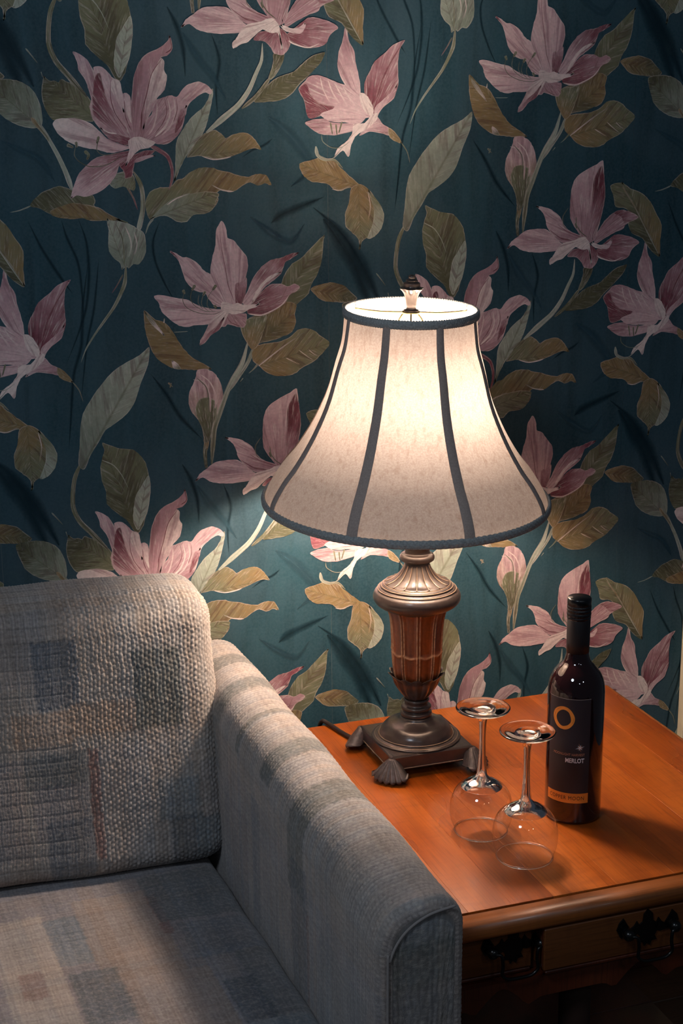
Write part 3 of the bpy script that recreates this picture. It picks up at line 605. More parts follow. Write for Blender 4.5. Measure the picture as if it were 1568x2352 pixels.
# ------------------------------------------------------------------ end table
TOP = 0.58
TX0, TX1, TY0, TY1 = 0.645, 1.215, -0.699, -0.070
tb = tag(empty('end_table', ((TX0+TX1)/2, (TY0+TY1)/2, 0)), 'cherry wood end table with scalloped apron under the lit lamp', 'table')
tb_inv = Vector((-(TX0+TX1)/2, -(TY0+TY1)/2, 0))
def tpart(name, bm, mat, smooth=False, parent=None):
    bm.transform(Matrix.Translation(tb_inv)); return from_bm(name, bm, mat, parent or tb, smooth)
xs = [TX0+0.002, 0.705, 0.762, 0.818, 0.905, 0.985, 1.075, 1.150, TX1-0.002]
for a, b in zip(xs[:-1], xs[1:]):
    tpart('top_board', box_bm((a+0.00005, TY0+0.030, TOP-0.016), (b-0.00005, TY1-0.002, TOP), 0.00025, 1), MAT['board'])
# core board below and the rounded front edging, one step lower
tpart('top_core', box_bm((TX0+0.004, TY0+0.032, TOP-0.024), (TX1-0.004, TY1-0.004, TOP-0.0165)), MAT['gap'])
def edging(name, x0, x1, y0, y1):
    bm = box_bm((x0, y0, TOP-0.026), (x1, y1, TOP-0.0022), 0.0)
    es = [e for e in bm.edges if all(v.co.y < y0+1e-5 for v in e.verts) and abs(e.verts[0].co.x-e.verts[1].co.x) > 0.01]
    bmesh.ops.bevel(bm, geom=es, offset=0.0105, segments=6, profile=0.5, affect='EDGES')
    return tpart(name, bm, MAT['edge'], True)
ed = edging('front_edging', TX0, TX1, TY0, TY0+0.0285)
tpart('side_edging', box_bm((TX1-0.0019, TY0+0.030, TOP-0.024), (TX1+0.004, TY1, TOP-0.001), 0.002), MAT['edge'])
tpart('side_edging', box_bm((TX0-0.004, TY0+0.030, TOP-0.024), (TX0+0.0019, TY1, TOP-0.001), 0.002), MAT['edge'])
FY = -0.669
BZ = 0.486
# carcass
tpart('side_panel', box_bm((TX0+0.012, FY+0.012, 0.43), (TX0+0.030, TY1-0.01, TOP-0.024)), MAT['darkwood'])
tpart('side_panel', box_bm((TX1-0.030, FY+0.012, 0.43), (TX1-0.012, TY1-0.01, TOP-0.024)), MAT['darkwood'])
tpart('back_panel', box_bm((TX0+0.030, TY1-0.024, 0.43), (TX1-0.030, TY1-0.011, TOP-0.024)), MAT['darkwood'])
tpart('front_frame', box_bm((TX0+0.030, FY+0.004, BZ), (TX1-0.030, FY+0.018, TOP-0.026)), MAT['darkwood'])
def scallop(name, x0, x1, y0, y1, ztop, per, amp, mat, base, par=None):
    n = 72; bm = bmesh.new(); rows = []
    for i in range(n+1):
        x = x0+(x1-x0)*i/n; u = ((x-0.745)/per) % 1.0
        # ogee lobes: a broad drop between short cusps
        d_ = min(u, 1-u); z = base-amp*(1-math.exp(-(d_/0.11)**2))-amp*0.45*math.exp(-((d_-0.19)/0.05)**2)
        z = min(z, ztop-0.001); rows.append([bm.verts.new((x, y0, ztop)), bm.verts.new((x, y0, z)), bm.verts.new((x, y1, z)), bm.verts.new((x, y1, ztop))])
    for a, b in zip(rows[:-1], rows[1:]):
        for k in range(4): bm.faces.new((a[k], b[k], b[(k+1) % 4], a[(k+1) % 4]))
    bm.faces.new(rows[0]); bm.faces.new(rows[-1][::-1])
    return tpart(name, bm, mat)
scallop('apron', TX0+0.030, TX1-0.030, FY-0.006, FY+0.010, BZ-0.0005, 0.19, 0.020, MAT['darkwood'], BZ-0.008)
scallop('apron_moulding', TX0+0.030, TX1-0.030, FY-0.014, FY-0.0062, BZ-0.001, 0.19, 0.020, MAT['darkwood'], BZ-0.010)
def pull(cx, y, cz, parent):
    """batwing plate with two posts and a swinging bail"""
    pl = [(-.043, .004), (-.040, .013), (-.034, .019), (-.030, .012), (-.024, .003), (-.019, .006), (-.015, .012), (-.012, .006), (-.007, .010), (-.006, .020), (0, .026), (.006, .020), (.007, .010), (.012, .006), (.015, .012), (.019, .006), (.024, .003), (.030, .012), (.034, .019), (.040, .013), (.043, .004),
          (.038, -.006), (.028, -.005), (.018, -.007), (.013, -.005), (.010, -.011), (.013, -.017), (.006, -.018), (.004, -.024), (0, -.020), (-.004, -.024), (-.006, -.018), (-.013, -.017), (-.010, -.011), (-.013, -.005), (-.018, -.007), (-.028, -.005), (-.038, -.006)]
    bm = bmesh.new(); vs = [bm.verts.new((cx+a, y, cz+b)) for a, b in pl]; f = bm.faces.new(vs)
    r = bmesh.ops.extrude_face_region(bm, geom=[f]); bmesh.ops.translate(bm, vec=(0, -0.0022, 0), verts=[v for v in r['geom'] if isinstance(v, bmesh.types.BMVert)])
    bm.transform(Matrix.Translation(tb_inv)); h = from_bm('pull_plate', bm, MAT['iron'], parent)
    def loc(p): return tuple(Vector(p)+tb_inv)
    for s in (-1, 1):
        bm = bmesh.new(); r = bmesh.ops.create_uvsphere(bm, u_segments=16, v_segments=10, radius=0.0078); bmesh.ops.translate(bm, vec=loc((cx+s*0.032, y-0.012, cz+0.002)), verts=r['verts'])
        r = bmesh.ops.create_cone(bm, segments=14, radius1=0.0075, radius2=0.0045, depth=0.012, cap_ends=True, matrix=Matrix.Rotation(math.pi/2, 4, 'X')); bmesh.ops.translate(bm, vec=loc((cx+s*0.032, y-0.0075, cz+0.002)), verts=r['verts'])
        from_bm('pull_post', bm, MAT['iron'], parent, True)
    q = [(cx-.032, y-.017, cz+.002), (cx-.0245, y-.020, cz+.001), (cx-.0225, y-.021, cz-.012), (cx-.0235, y-.022, cz-.024), (cx-.015, y-.022, cz-.031), (cx, y-.022, cz-.032), (cx+.015, y-.022, cz-.031), (cx+.0235, y-.022, cz-.024), (cx+.0225, y-.021, cz-.012), (cx+.0245, y-.020, cz+.001), (cx+.032, y-.017, cz+.002)]
    tube('pull_bail', [loc(p) for p in q], 0.0022, MAT['iron'], parent, 8, 5)
def drawer(x0, x1, yf, z0, z1, hx, label=None):
    d = tpart('drawer', box_bm((x0, yf, z0), (x1, FY+0.0035, z1), 0.0012, 1), MAT['face'])
    if label: d['label'] = label
    for k in range(3):
        bm = box_bm((x0-0.0008, yf+0.004+k*0.006, z0+0.003), (x0+0.0003, yf+0.006+k*0.006, z1-0.003)); bm.transform(Matrix.Translation(tb_inv)); from_bm('side_bead', bm, MAT['darkwood'], d)
    bm = box_bm((x0+0.002, yf-0.0012, z0-0.0045), (x1-0.002, yf+0.012, z0-0.0003), 0.001, 1); bm.transform(Matrix.Translation(tb_inv)); from_bm('lip_moulding', bm, MAT['darkwood'], d)
    pull(hx, yf, (z0+z1)/2+0.004, d)
    return d
drawer(0.680, 0.789, FY-0.002, 0.492, 0.552, 0.7635, 'narrow side drawer')
drawer(0.794, 1.074, FY-0.026, 0.497, 0.553, 0.934, 'wide drawer standing a little open')
# legs, shelf
def leg(x, y):
    pr = [(0.020, 0.43), (0.022, 0.40), (0.015, 0.39), (0.013, 0.37), (0.019, 0.35), (0.022, 0.30), (0.018, 0.24), (0.012, 0.20), (0.014, 0.17), (0.019, 0.16), (0.019, 0.11), (0.012, 0.10), (0.017, 0.06), (0.014, 0.02), (0.011, 0.0)]
    return lathe('leg', dense(pr, 4), MAT['darkwood'], tb, 24, None, tuple(Vector((x, y, 0))+tb_inv), True)
for x in (TX0+0.035, TX1-0.035):
    for y in (FY+0.035, TY1-0.035): leg(x, y)
for k in range(5):
    w = (TY1-FY-0.02)/5
    tpart('shelf_board', box_bm((TX0+0.03, FY+0.012+k*w, 0.125), (TX1-0.03, FY+0.012+(k+1)*w-0.0012, 0.142), 0.001, 1), MAT['darkwood'])
lathe('centre_post', dense([(0.010, 0.484), (0.016, 0.46), (0.020, 0.44), (0.020, 0.38), (0.019, 0.34), (0.012, 0.31), (0.012, 0.20), (0.020, 0.16), (0.020, 0.142)], 4), MAT['gap'], tb, 24, None, tuple(Vector((0.868, FY+0.03, 0))+tb_inv), True)

# ------------------------------------------------------------------ lamp
LX, LY = 0.815, -0.232
lamp = tag(empty('table_lamp', (LX, LY, TOP)), 'lit table lamp with bell shade and carved urn base', 'lamp')
def Z(z): return z-TOP
# square plinth, set square with the table
def frust(layers):
    bm = bmesh.new(); rings = []
    for h, z in layers: rings.append([bm.verts.new((sx*h, sy*h, z)) for sx, sy in ((-1, -1), (1, -1), (1, 1), (-1, 1))])
    for a, b in zip(rings[:-1], rings[1:]):
        for k in range(4): bm.faces.new((a[k], a[(k+1) % 4], b[(k+1) % 4], b[k]))
    bm.faces.new(rings[0][::-1]); bm.faces.new(rings[-1]); return bm
bm = frust([(0.0545, 0.010), (0.0545, 0.014), (0.0615, 0.0155), (0.0635, 0.0175), (0.0635, 0.0335), (0.0620, 0.0350), (0.0600, 0.0355)])
from_bm('plinth', bm, MAT['bronze'], lamp)
bm = frust([(0.0640, 0.0158), (0.0646, 0.0165), (0.0640, 0.0172)]); from_bm('plinth_bead', bm, MAT['bronze_hi'], lamp)
def shell_foot(sx, sy):
    """scallop shell foot clasping a corner of the plinth"""
    N, M_, NL = 57, 22, 7; ang = math.atan2(sy, sx); P = np.zeros((M_, N+2, 3))
    for i in range(M_):
        t = i/(M_-1)
        for j in range(N):
            s = (j/(N-1))*2-1
            lobe = abs(math.cos(math.pi*NL/2*s))
            # fan: radial length t along each rib, ribs spread with s
            fan = s*1.12
            half = (0.0045+0.0240*t**0.9)*math.sin(fan)/math.sin(1.12)
            drop = t*(0.62+0.38*math.cos(fan))
            z = 0.0335-0.0318*drop
            out = 0.002+0.017*t**1.5+0.004*math.sin(math.pi*t)
            out = out*(0.35+0.65*math.cos(fan*0.95))+0.0026*lobe*(0.25+0.75*t)
            if t > 0.86: # scalloped lip curls under
                k = (t-0.86)/0.14; out -= 0.0045*k*k; z += 0.0035*(1-lobe)*k
            P[i, j] = (out-0.0015*abs(s)**2*3, half, max(0.0002, z))
        P[i, N] = (-0.010, 0.8*P[i, N-1, 1], min(P[i, N-1, 2], 0.0295)); P[i, N+1] = (-0.010, 0.8*P[i, 0, 1], min(P[i, 0, 2], 0.0295))
    c, s_ = math.cos(ang), math.sin(ang); d = 0.0635*math.sqrt(2)+0.0002
    Q = P.copy(); Q[..., 0] = (P[..., 0]+d)*c-P[..., 1]*s_; Q[..., 1] = (P[..., 0]+d)*s_+P[..., 1]*c
    me = grid_mesh('foot', Q, wrap_v=True); bm = bmesh.new(); bm.from_mesh(me)
    bmesh.ops.holes_fill(bm, edges=[e for e in bm.edges if e.is_boundary], sides=0); bmesh.ops.recalc_face_normals(bm, faces=bm.faces); bm.to_mesh(me); bm.free()
    return link('foot', me, MAT['foot'], lamp, True)
for sx in (-1, 1):
    for sy in (-1, 1): shell_foot(sx, sy)
lathe('base_dome', dense([(0.0, 0.0356), (0.0600, 0.0356), (0.0605, 0.0385), (0.0560, 0.0400), (0.0545, 0.0395), (0.0530, 0.0425), (0.0500, 0.0490), (0.0430, 0.0560), (0.0320, 0.0600), (0.0245, 0.0640), (0.0205, 0.0680), (0.0, 0.069)], 5), MAT['bronze'], lamp, 72)
for rr, zz, w in ((0.0600, 0.0382, 0.0009), (0.0542, 0.0410, 0.0008)):
    lathe('bead_ring', [(rr+w*math.cos(a), zz+w*math.sin(a)) for a in np.linspace(0, 2*math.pi, 9)], MAT['bronze_hi'], lamp, 72)
lathe('lower_collar', dense([(0.0195, 0.067), (0.0225, 0.0690), (0.0225, 0.0740), (0.0185, 0.0760), (0.0215, 0.0790), (0.0215, 0.0830), (0.0165, 0.0855), (0.0175, 0.0900), (0.0190, 0.0925), (0.0170, 0.0945)], 4), MAT['bronze'], lamp, 48)
# leaf cup under the carved bowl
def cup_mod(r, z, th):
    f = (z-0.094)/0.038; k = 13
    w = np.abs(np.cos(th*k/2.0)); r2 = r-0.0020+0.0042*w*np.clip(f*1.5, 0, 1)+0.0022*np.clip((f-0.82)/0.18, 0, 1)*w
    z2 = z-0.006*(1-w)*np.clip((f-0.6)/0.4, 0, 1)**2
    return r2, z2
lathe('leaf_cup', dense([(0.0165, 0.0935), (0.0200, 0.0980), (0.0250, 0.1060), (0.0290, 0.1150), (0.0318, 0.1240), (0.0345, 0.1320), (0.0372, 0.1350), (0.0345, 0.1345), (0.0315, 0.130)], 5), MAT['bronze'], lamp, 108, cup_mod)
# carved bowl: fluted with double beads and a broken ring
NF = 10
def bowl_mod(r, z, th):
    u = (th*NF/(2*math.pi)) % 1.0
    d = np.minimum(u, 1-u)
    bead = np.exp(-((d-0.085)/0.03)**2)
    groove = np.exp(-(d/0.03)**2)
    h = (z-0.128)/(0.231-0.128)
    ring = np.exp(-((h-0.38)/0.016)**2)
    scal = 0.020*np.cos(u*2*math.pi)
    ring = np.exp(-((h-0.38-scal*0.6)/0.018)**2)
    return r+0.0015*bead-0.0014*groove-0.0010*(d > 0.16)*np.clip((d-0.16)*10, 0, 1)*(np.abs(h-.38) > .03)+0.0009*ring, z
bp = dense([(0.0300, 0.128), (0.0325, 0.134), (0.0342, 0.145), (0.0354, 0.160), (0.0360, 0.175), (0.0368, 0.195), (0.0382, 0.212), (0.0402, 0.224), (0.0430, 0.2325)], 10)
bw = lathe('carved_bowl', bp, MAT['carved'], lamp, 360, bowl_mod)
th = np.linspace(0, 2*math.pi, 360, endpoint=False); u = (th*NF/(2*math.pi)) % 1.0; d_ = np.minimum(u, 1-u)[None, :]; h_ = ((bp[:, 1]-0.128)/(0.231-0.128))[:, None]
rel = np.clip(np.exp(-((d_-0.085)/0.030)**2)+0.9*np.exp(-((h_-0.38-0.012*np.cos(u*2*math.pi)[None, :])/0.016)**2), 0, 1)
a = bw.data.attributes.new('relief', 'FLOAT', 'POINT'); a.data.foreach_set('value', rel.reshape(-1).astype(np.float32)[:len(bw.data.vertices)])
lathe('shoulder', dense([(0.0420, 0.2310), (0.0450, 0.2335), (0.0540, 0.2370), (0.0605, 0.2430), (0.0625, 0.2500), (0.0600, 0.2570), (0.0560, 0.2600), (0.0553, 0.2625), (0.0530, 0.2640), (0.0510, 0.2640), (0.0503, 0.2670), (0.0475, 0.2690), (0.0440, 0.2690)], 5), MAT['bronze'], lamp, 96)
for rr, zz, w in ((0.0558, 0.2618, 0.0008), (0.0508, 0.2662, 0.0008), (0.0470, 0.2692, 0.0007)):
    lathe('bead_ring', [(rr+w*math.cos(a_), zz+w*math.sin(a_)) for a_ in np.linspace(0, 2*math.pi, 9)], MAT['bronze_hi'], lamp, 96)
NP_ = 16
def petal_mod(r, z, th):
    u = (th*NP_/(2*math.pi)) % 1.0; w = np.sin(math.pi*u)**0.5
    f = np.clip((0.300-z)/(0.300-0.268), 0, 1)
    return r+(w-0.7)*0.0022*f+0.0012*w*(f > .95), z-0.0022*w*f**3+0.0015*w*f
pp_ = dense([(0.0170, 0.3010), (0.0185, 0.2950), (0.0220, 0.2880), (0.0290, 0.2790), (0.0375, 0.2735), (0.0450, 0.2712), (0.0462, 0.2700), (0.0440, 0.2685)], 6)
pc = lathe('petal_collar', pp_, MAT['bronze'], lamp, 192, petal_mod)
for k in range(NP_):
    a_ = 2*math.pi*k/NP_; c, s_ = math.cos(a_), math.sin(a_)
    tube('petal_vein', [((r_-0.0002)*c, (r_-0.0002)*s_, z_+0.0001) for r_, z_ in pp_[4:-8:4]], 0.0007, MAT['bronze_hi'], pc, 6, 1)
lathe('neck', dense([(0.0165, 0.2990), (0.0200, 0.3010), (0.0240, 0.3040), (0.0246, 0.3085), (0.0225, 0.3120), (0.0185, 0.3140), (0.0178, 0.3190), (0.0205, 0.3240), (0.0235, 0.3270), (0.0238, 0.3330), (0.0150, 0.3360), (0.0100, 0.337), (0.0095, 0.352), (0.0, 0.352)], 5), MAT['bronze'], lamp, 64)
# socket, bulb, harp, finial and shade sit slightly askew, as in life
SHZ = 1.236-TOP
HL = (0.9425-1.0)*0
lathe('socket', [(0.0, 0.35), (0.014, 0.35), (0.016, 0.365), (0.016, 0.40), (0.019, 0.402), (0.019, 0.470), (0.0, 0.470)], MAT['brass'], lamp, 32)
BLB = (-0.004, -0.002, 0.530)
bl = lathe('bulb', dense([(0.0001, 0.036), (0.014, 0.033), (0.026, 0.022), (0.031, 0.004), (0.027, -0.016), (0.018, -0.036), (0.013, -0.055), (0.013, -0.078), (0.0, -0.078)], 3), MAT['bulb'], lamp, 24, None, BLB)
# direction in the table plane facing the camera side
topc = Vector((-0.012, -0.002, SHZ))
fdx = Vector((0.34, 0.94, 0)); rgt = Vector((0.94, -0.34, 0))
TLR, TFB = math.radians(1.2), math.radians(2.6)
axis = (Vector((0, 0, 1))+rgt*math.tan(TLR)-fdx*math.tan(TFB)).normalized()
q = Vector((0, 0, 1)).rotation_difference(axis)
shade = bpy.data.objects.new('shade_fitting', None)
SH = Matrix.Translation(topc) @ q.to_matrix().to_4x4()
harp_pts = [(-0.012, 0, 0.402), (-0.030, 0, 0.43), (-0.052, 0, 0.50), (-0.050, 0, 0.58), (-0.028, 0, 0.64), (-0.012, 0, 0.656), (0.006, 0, 0.64), (0.030, 0, 0.58), (0.036, 0, 0.50), (0.024, 0, 0.43), (0.010, 0, 0.402)]
hp = tube('harp', [(x*0.94+0.0, -x*0.34, z) for x, y, z in harp_pts], 0.0016, MAT['brass'], lamp, 8, 6)
def lathe_on(name, prof, mat, seg=96, mod=None):
    o = lathe(name, prof, mat, lamp, seg, mod); o.data.transform(SH); return o
# shade profile, z measured from the top ring down
shp = [(0.0900, 0.0), (0.0925, -0.022), (0.0965, -0.046), (0.1055, -0.074), (0.1195, -0.121), (0.1405, -0.166), (0.1635, -0.203), (0.1815, -0.226), (0.1960, -0.250), (0.2005, -0.266)]
A0 = -2.30872
def panel_mod(r, z, th):
    u = ((th-A0)*8/(2*math.pi)) % 1.0
    chord = math.cos(math.pi/8)/np.cos((u-0.5)*2*math.pi/8)
    f = np.interp(-z, [0, 0.03, 0.10, 0.2, 0.25, 0.266], [0.0, 0.25, 0.55, 0.45, 0.25, 0.12])
    return r*((1-f)+f*chord*1.0), z
sp_ = dense(shp, 8)
lathe_on('shade_panels', sp_, MAT['shade'], 192, panel_mod)
def ring_prof(rr, zz, w, h): return [(rr+w*math.cos(t), zz+h*math.sin(t)) for t in np.linspace(0, 2*math.pi, 13)]
def braid_mod(r, z, th):
    return r+0.0007*np.sin(th*150+z*900), z+0.0005*np.sin(th*150)
lathe_on('top_trim', ring_prof(0.0905, -0.002, 0.0022, 0.0062), MAT['trim'], 480, braid_mod)
lathe_on('bottom_trim', ring_prof(0.2000, -0.2660, 0.0026, 0.0062), MAT['trim'], 720, braid_mod)
def rib(k):
    a_ = A0+k*math.pi/4; n = len(sp_); P = np.zeros((n, 4, 3)); w = 0.0058
    for i, (r_, z_) in enumerate(sp_):
        ww = np.interp(-z_, [0, 0.266], [0.0052, 0.0078])
        for j, (off, lift) in enumerate(((-1, 0.0003), (-0.5, 0.0016), (0.5, 0.0016), (1, 0.0003))):
            R_ = r_+lift; t = ww*off
            P[i, j] = (R_*math.cos(a_)-t*math.sin(a_), R_*math.sin(a_)+t*math.cos(a_), z_)
    me = grid_mesh('rib_ribbon', P); me.transform(SH); o = link('rib_ribbon', me, MAT['ribbon'], lamp, True); return o
for k in range(8): rib(k)
def on(p): return tuple(SH @ Vector(p))
for k in range(3):
    a_ = math.radians(-112+120*k+A0*0); tube('spider_arm', [on((0.006*math.cos(a_), 0.006*math.sin(a_), -0.002)), on((0.05*math.cos(a_), 0.05*math.sin(a_), -0.006)), on((0.0885*math.cos(a_), 0.0885*math.sin(a_), -0.006))], 0.0013, MAT['brass'], lamp, 8, 4)
lathe_on('finial_washer', [(0.0, -0.003), (0.012, -0.003), (0.0125, -0.0015), (0.012, 0.0), (0.0, 0.0005)], MAT['brass'], 32)
def fin_mod(r, z, th):
    k = np.clip((z-0.008)/0.02, 0, 1)*np.clip((0.034-z)/0.004, 0, 1)
    w = np.abs(np.cos(th*3)); return r+0.0012*w*k+0.0020*w*np.exp(-((z-0.0305)/0.003)**2), z
fin = lathe_on('finial', dense([(0.0, 0.0), (0.0095, 0.0002), (0.0100, 0.0018), (0.0072, 0.0030), (0.0066, 0.0060), (0.0072, 0.0085), (0.0078, 0.0150), (0.0092, 0.0220), (0.0122, 0.0290), (0.0140, 0.0315), (0.0110, 0.0320), (0.0112, 0.0360), (0.0108, 0.0385), (0.0070, 0.0405), (0.0082, 0.0415), (0.0070, 0.0430), (0.0048, 0.0440), (0.0050, 0.0465), (0.0034, 0.0490), (0.0, 0.0498)], 4), MAT['bronze'], 72, fin_mod)
tube('cord', [(-0.052, 0.052, 0.0075), (-0.066, 0.085, 0.0052), (-0.075, 0.120, 0.0044), (-0.082, 0.155, 0.0044), (-0.088, 0.166, 0.0050), (-0.0895, 0.1765, -0.012), (-0.0895, 0.1780, -0.045)], 0.0034, MAT['cord'], lamp, 10, 6)

# ------------------------------------------------------------------ wine bottle
bx, by = 0.944, -0.4745
bot = tag(empty('wine_bottle', (bx, by, TOP)), 'full dark red wine bottle with black screw cap and dark label', 'bottle')
lathe('bottle_glass', dense([(0.0, 0.004), (0.026, 0.0005), (0.034, 0.0), (0.0370, 0.004), (0.0375, 0.010), (0.0376, 0.060), (0.0377, 0.120), (0.0377, 0.170), (0.0374, 0.1820), (0.0355, 0.1940), (0.0310, 0.2040), (0.0240, 0.2130), (0.0180, 0.2200), (0.0152, 0.2290), (0.0145, 0.2400), (0.0143, 0.2600), (0.0142, 0.2900), (0.0, 0.2905)], 6), MAT['wine'], bot, 96)
lathe('capsule', [(0.0143, 0.2325), (0.0150, 0.2327), (0.0152, 0.2480), (0.0153, 0.2780), (0.0149, 0.2790)], MAT['capsule'], bot, 64)
def knurl(r, z, th): return r+0.00018*np.sin(th*60)*(z < .2985)*(z > .283), z
cap_pr = [(0.0150, 0.2792), (0.0158, 0.2796), (0.0158, 0.2815), (0.0152, 0.2822), (0.0152, 0.2832), (0.0157, 0.2838), (0.0157, 0.2868), (0.0150, 0.2876), (0.0150, 0.2886), (0.0157, 0.2894), (0.0157, 0.2918), (0.0150, 0.2925), (0.0150, 0.2934), (0.0157, 0.2942), (0.0157, 0.2962), (0.0151, 0.2968), (0.0151, 0.2978), (0.0157, 0.2986), (0.0158, 0.3040), (0.0155, 0.3065), (0.0145, 0.3077), (0.0, 0.3080)]
lathe('screw_cap', cap_pr, MAT['cap'], bot, 240, knurl)
LR = 0.03795
def cyl_pt(s, z, r): 
    a_ = LA+s/LR; return (r*math.cos(a_), r*math.sin(a_), z)
LA = math.radians(-132.390)
def cyl_patch(name, s0, s1, z0, z1, r, mat, parent, ns=40, nz=6):
    P = np.zeros((ns, nz, 3))
    for i in range(ns):
        for j in range(nz): P[i, j] = cyl_pt(s0+(s1-s0)*i/(ns-1), z0+(z1-z0)*j/(nz-1), r)
    return link(name, grid_mesh(name, P), mat, parent, True)
L0, L1 = -0.0300, 0.0300
lab = cyl_patch('front_label', L0, L1, 0.0335, 0.1792, LR, MAT['label'], bot)
cyl_patch('label_edge', L0, L1, 0.1788, 0.1794, LR+0.00002, MAT['ribbon'], lab)
cyl_patch('label_band', L0, L1, 0.0325, 0.0465, LR+0.00006, MAT['paper_orange'], lab)
def text(s, size, scx, s_right, z0, mat, spacing=1.0, bold=0.0, serif=False):
    c = bpy.data.curves.new('lettering', 'FONT'); c.body = s; c.size = size; c.space_character = spacing; c.offset = bold; c.align_x = 'RIGHT'; c.resolution_u = 4
    o = bpy.data.objects.new('lettering', c); COL.objects.link(o); bpy.context.view_layer.update()
    me = bpy.data.meshes.new_from_object(o.evaluated_get(bpy.context.evaluated_depsgraph_get())); bpy.data.objects.remove(o)
    bm = bmesh.new(); bm.from_mesh(me)
    if serif:  # small slab serifs on the stems
        for ch, xs_ in (('base', None),):
            pass
    wid = max(v.co.x for v in bm.verts)-min(v.co.x for v in bm.verts); scx = scx/wid
    bmesh.ops.triangulate(bm, faces=bm.faces)
    for _ in range(2): bmesh.ops.subdivide_edges(bm, edges=[e for e in bm.edges if abs(e.verts[0].co.x-e.verts[1].co.x) > 0.0012], cuts=1)
    for v in bm.verts: v.co = Vector(cyl_pt(s_right+v.co.x*scx, z0+v.co.y, LR+0.00012))
    bm.to_mesh(me); bm.free()
    return link('lettering', me, mat, lab)
text('MERLOT', 0.0088, 0.0250, L1-0.0072, 0.0905, MAT['white'], 1.0, 0.00020)
text('MOONLIGHT HARVEST', 0.0050, 0.0430, L1-0.0068, 0.1000, MAT['dust'], 1.08)
text('COPPER MOON', 0.0076, 0.0490, L1-0.0052, 0.0372, MAT['black'], 1.12, 0.0, True)
# brushed ring emblem and spark
def stroke(pts, w, mat, name, closed=True):
    n = len(pts); P = np.zeros((n, 2, 3))
    for i, (s, z) in enumerate(pts):
        a_ = pts[(i-1) % n] if closed else pts[max(i-1, 0)]; b_ = pts[(i+1) % n] if closed else pts[min(i+1, n-1)]
        dx, dz = b_[0]-a_[0], b_[1]-a_[1]; d = math.hypot(dx, dz)+1e-9; ww = w if closed else w*min(1, 4*i/(n-1)+0.05, 4*(1-i/(n-1))+0.05)
        P[i, 0] = cyl_pt(s-dz/d*ww, z+dx/d*ww, LR+0.00012); P[i, 1] = cyl_pt(s+dz/d*ww, z-dx/d*ww, LR+0.00012)
    return link(name, grid_mesh(name, P, wrap_u=closed), mat, lab)
ES, EZ_ = -0.0066, 0.1518
for k, (ra, ox, oz, ec, w) in enumerate([(0.0138, 0, 0, 0.06, 0.0007), (0.0128, 0.0006, -0.0004, -0.07, 0.0007), (0.0117, -0.0005, 0.0006, 0.09, 0.0006), (0.0108, 0.0004, 0.0002, -0.06, 0.0005), (0.0145, -0.0004, 0.0004, -0.05, 0.0004), (0.0122, 0, 0, 0.02, 0.0011)]):
    pts = [(ES+ox+ra*(1+ec*math.cos(2*t+k))*math.cos(t), EZ_+oz+ra*1.08*(1-ec*math.sin(2*t+k*1.7)*0.6)*math.sin(t)) for t in np.linspace(0, 2*math.pi, 60, endpoint=False)]
    stroke(pts, w, MAT['orange'], 'ring_emblem')
for k in range(6):
    a_ = math.pi*k/6+0.26; rr = 0.0045 if k % 3 else 0.0062
    pts = [(0.0166+rr*t*math.cos(a_), 0.1119+rr*t*math.sin(a_)) for t in np.linspace(-1, 1, 9)]
    stroke(pts, 0.00032, MAT['dust'] if k % 2 else MAT['white'], 'spark_emblem', False)

# ------------------------------------------------------------------ upturned wine glasses
def wine_glass(x, y, rmax, rrim, h, label, rz=0):
    g = tag(empty('wine_glass', (x, y, TOP), rz), label, 'glass', 'upturned wine glasses on the table')
    k = rmax/0.0415; H = h/0.174
    outer = [(rrim, 0.0008), (rrim+0.0008, 0.006), (rmax*0.965, 0.016), (rmax, 0.029), (rmax*0.985, 0.040), (rmax*0.90, 0.053), (rmax*0.72, 0.063), (rmax*0.47, 0.0700), (0.0125, 0.0740)]
    inner = [(rrim-0.0010, 0.0008), (rrim-0.0002, 0.006), (rmax*0.965-0.0010, 0.016), (rmax-0.0010, 0.029), (rmax*0.985-0.0011, 0.040), (rmax*0.90-0.0012, 0.0525), (rmax*0.71-0.0014, 0.0622), (rmax*0.42, 0.0685), (0.0085, 0.0705), (0.0, 0.0708)]
    stem = [(0.0082, 0.0785), (0.0068, 0.0830), (0.0056, 0.0920), (0.0045, 0.1080), (0.0041, 0.1250), (0.0044, 0.1430), (0.0056, 0.1550), (0.0085, 0.1632), (0.0160, 0.1674), (0.0270, 0.1697), (0.0338, 0.1712), (0.0352, 0.1724), (0.0345, 0.1736), (0.0300, 0.1738), (0.0180, 0.1745), (0.0080, 0.1755), (0.0, 0.1757)]
    sc = lambda L: [(r_, z_*H) for r_, z_ in L]
    lathe('bowl', dense(sc([(rrim-0.0006, 0.0012)]+outer[1:]), 6), MAT['thin'], g, 96)
    lathe('rim', [(rrim-0.0003+0.0011*math.cos(a_), 0.0011+0.0011*math.sin(a_)) for a_ in np.linspace(0, 2*math.pi, 13)], MAT['glass'], g, 96)
    lathe('stem', dense(sc([(0.0, 0.0688), (0.0100, 0.0686), (0.0190, 0.0668), (0.0262, 0.0634), (0.0268, 0.0642), (0.0205, 0.0698), (0.0125, 0.0742)]+stem[:8]+[(0.0088, 0.1640), (0.0, 0.1642)]), 5), MAT['glass'], g, 64)
    lathe('foot', dense(sc([(0.0, 0.1644), (0.0090, 0.1646), (0.0165, 0.1676), (0.0270, 0.1697), (0.0338, 0.1709), (0.0354, 0.1722), (0.0346, 0.1736), (0.0300, 0.1733), (0.0220, 0.1738), (0.0150, 0.1736), (0.0080, 0.1745), (0.0, 0.1747)]), 5), MAT['glass'], g, 96)
    return g
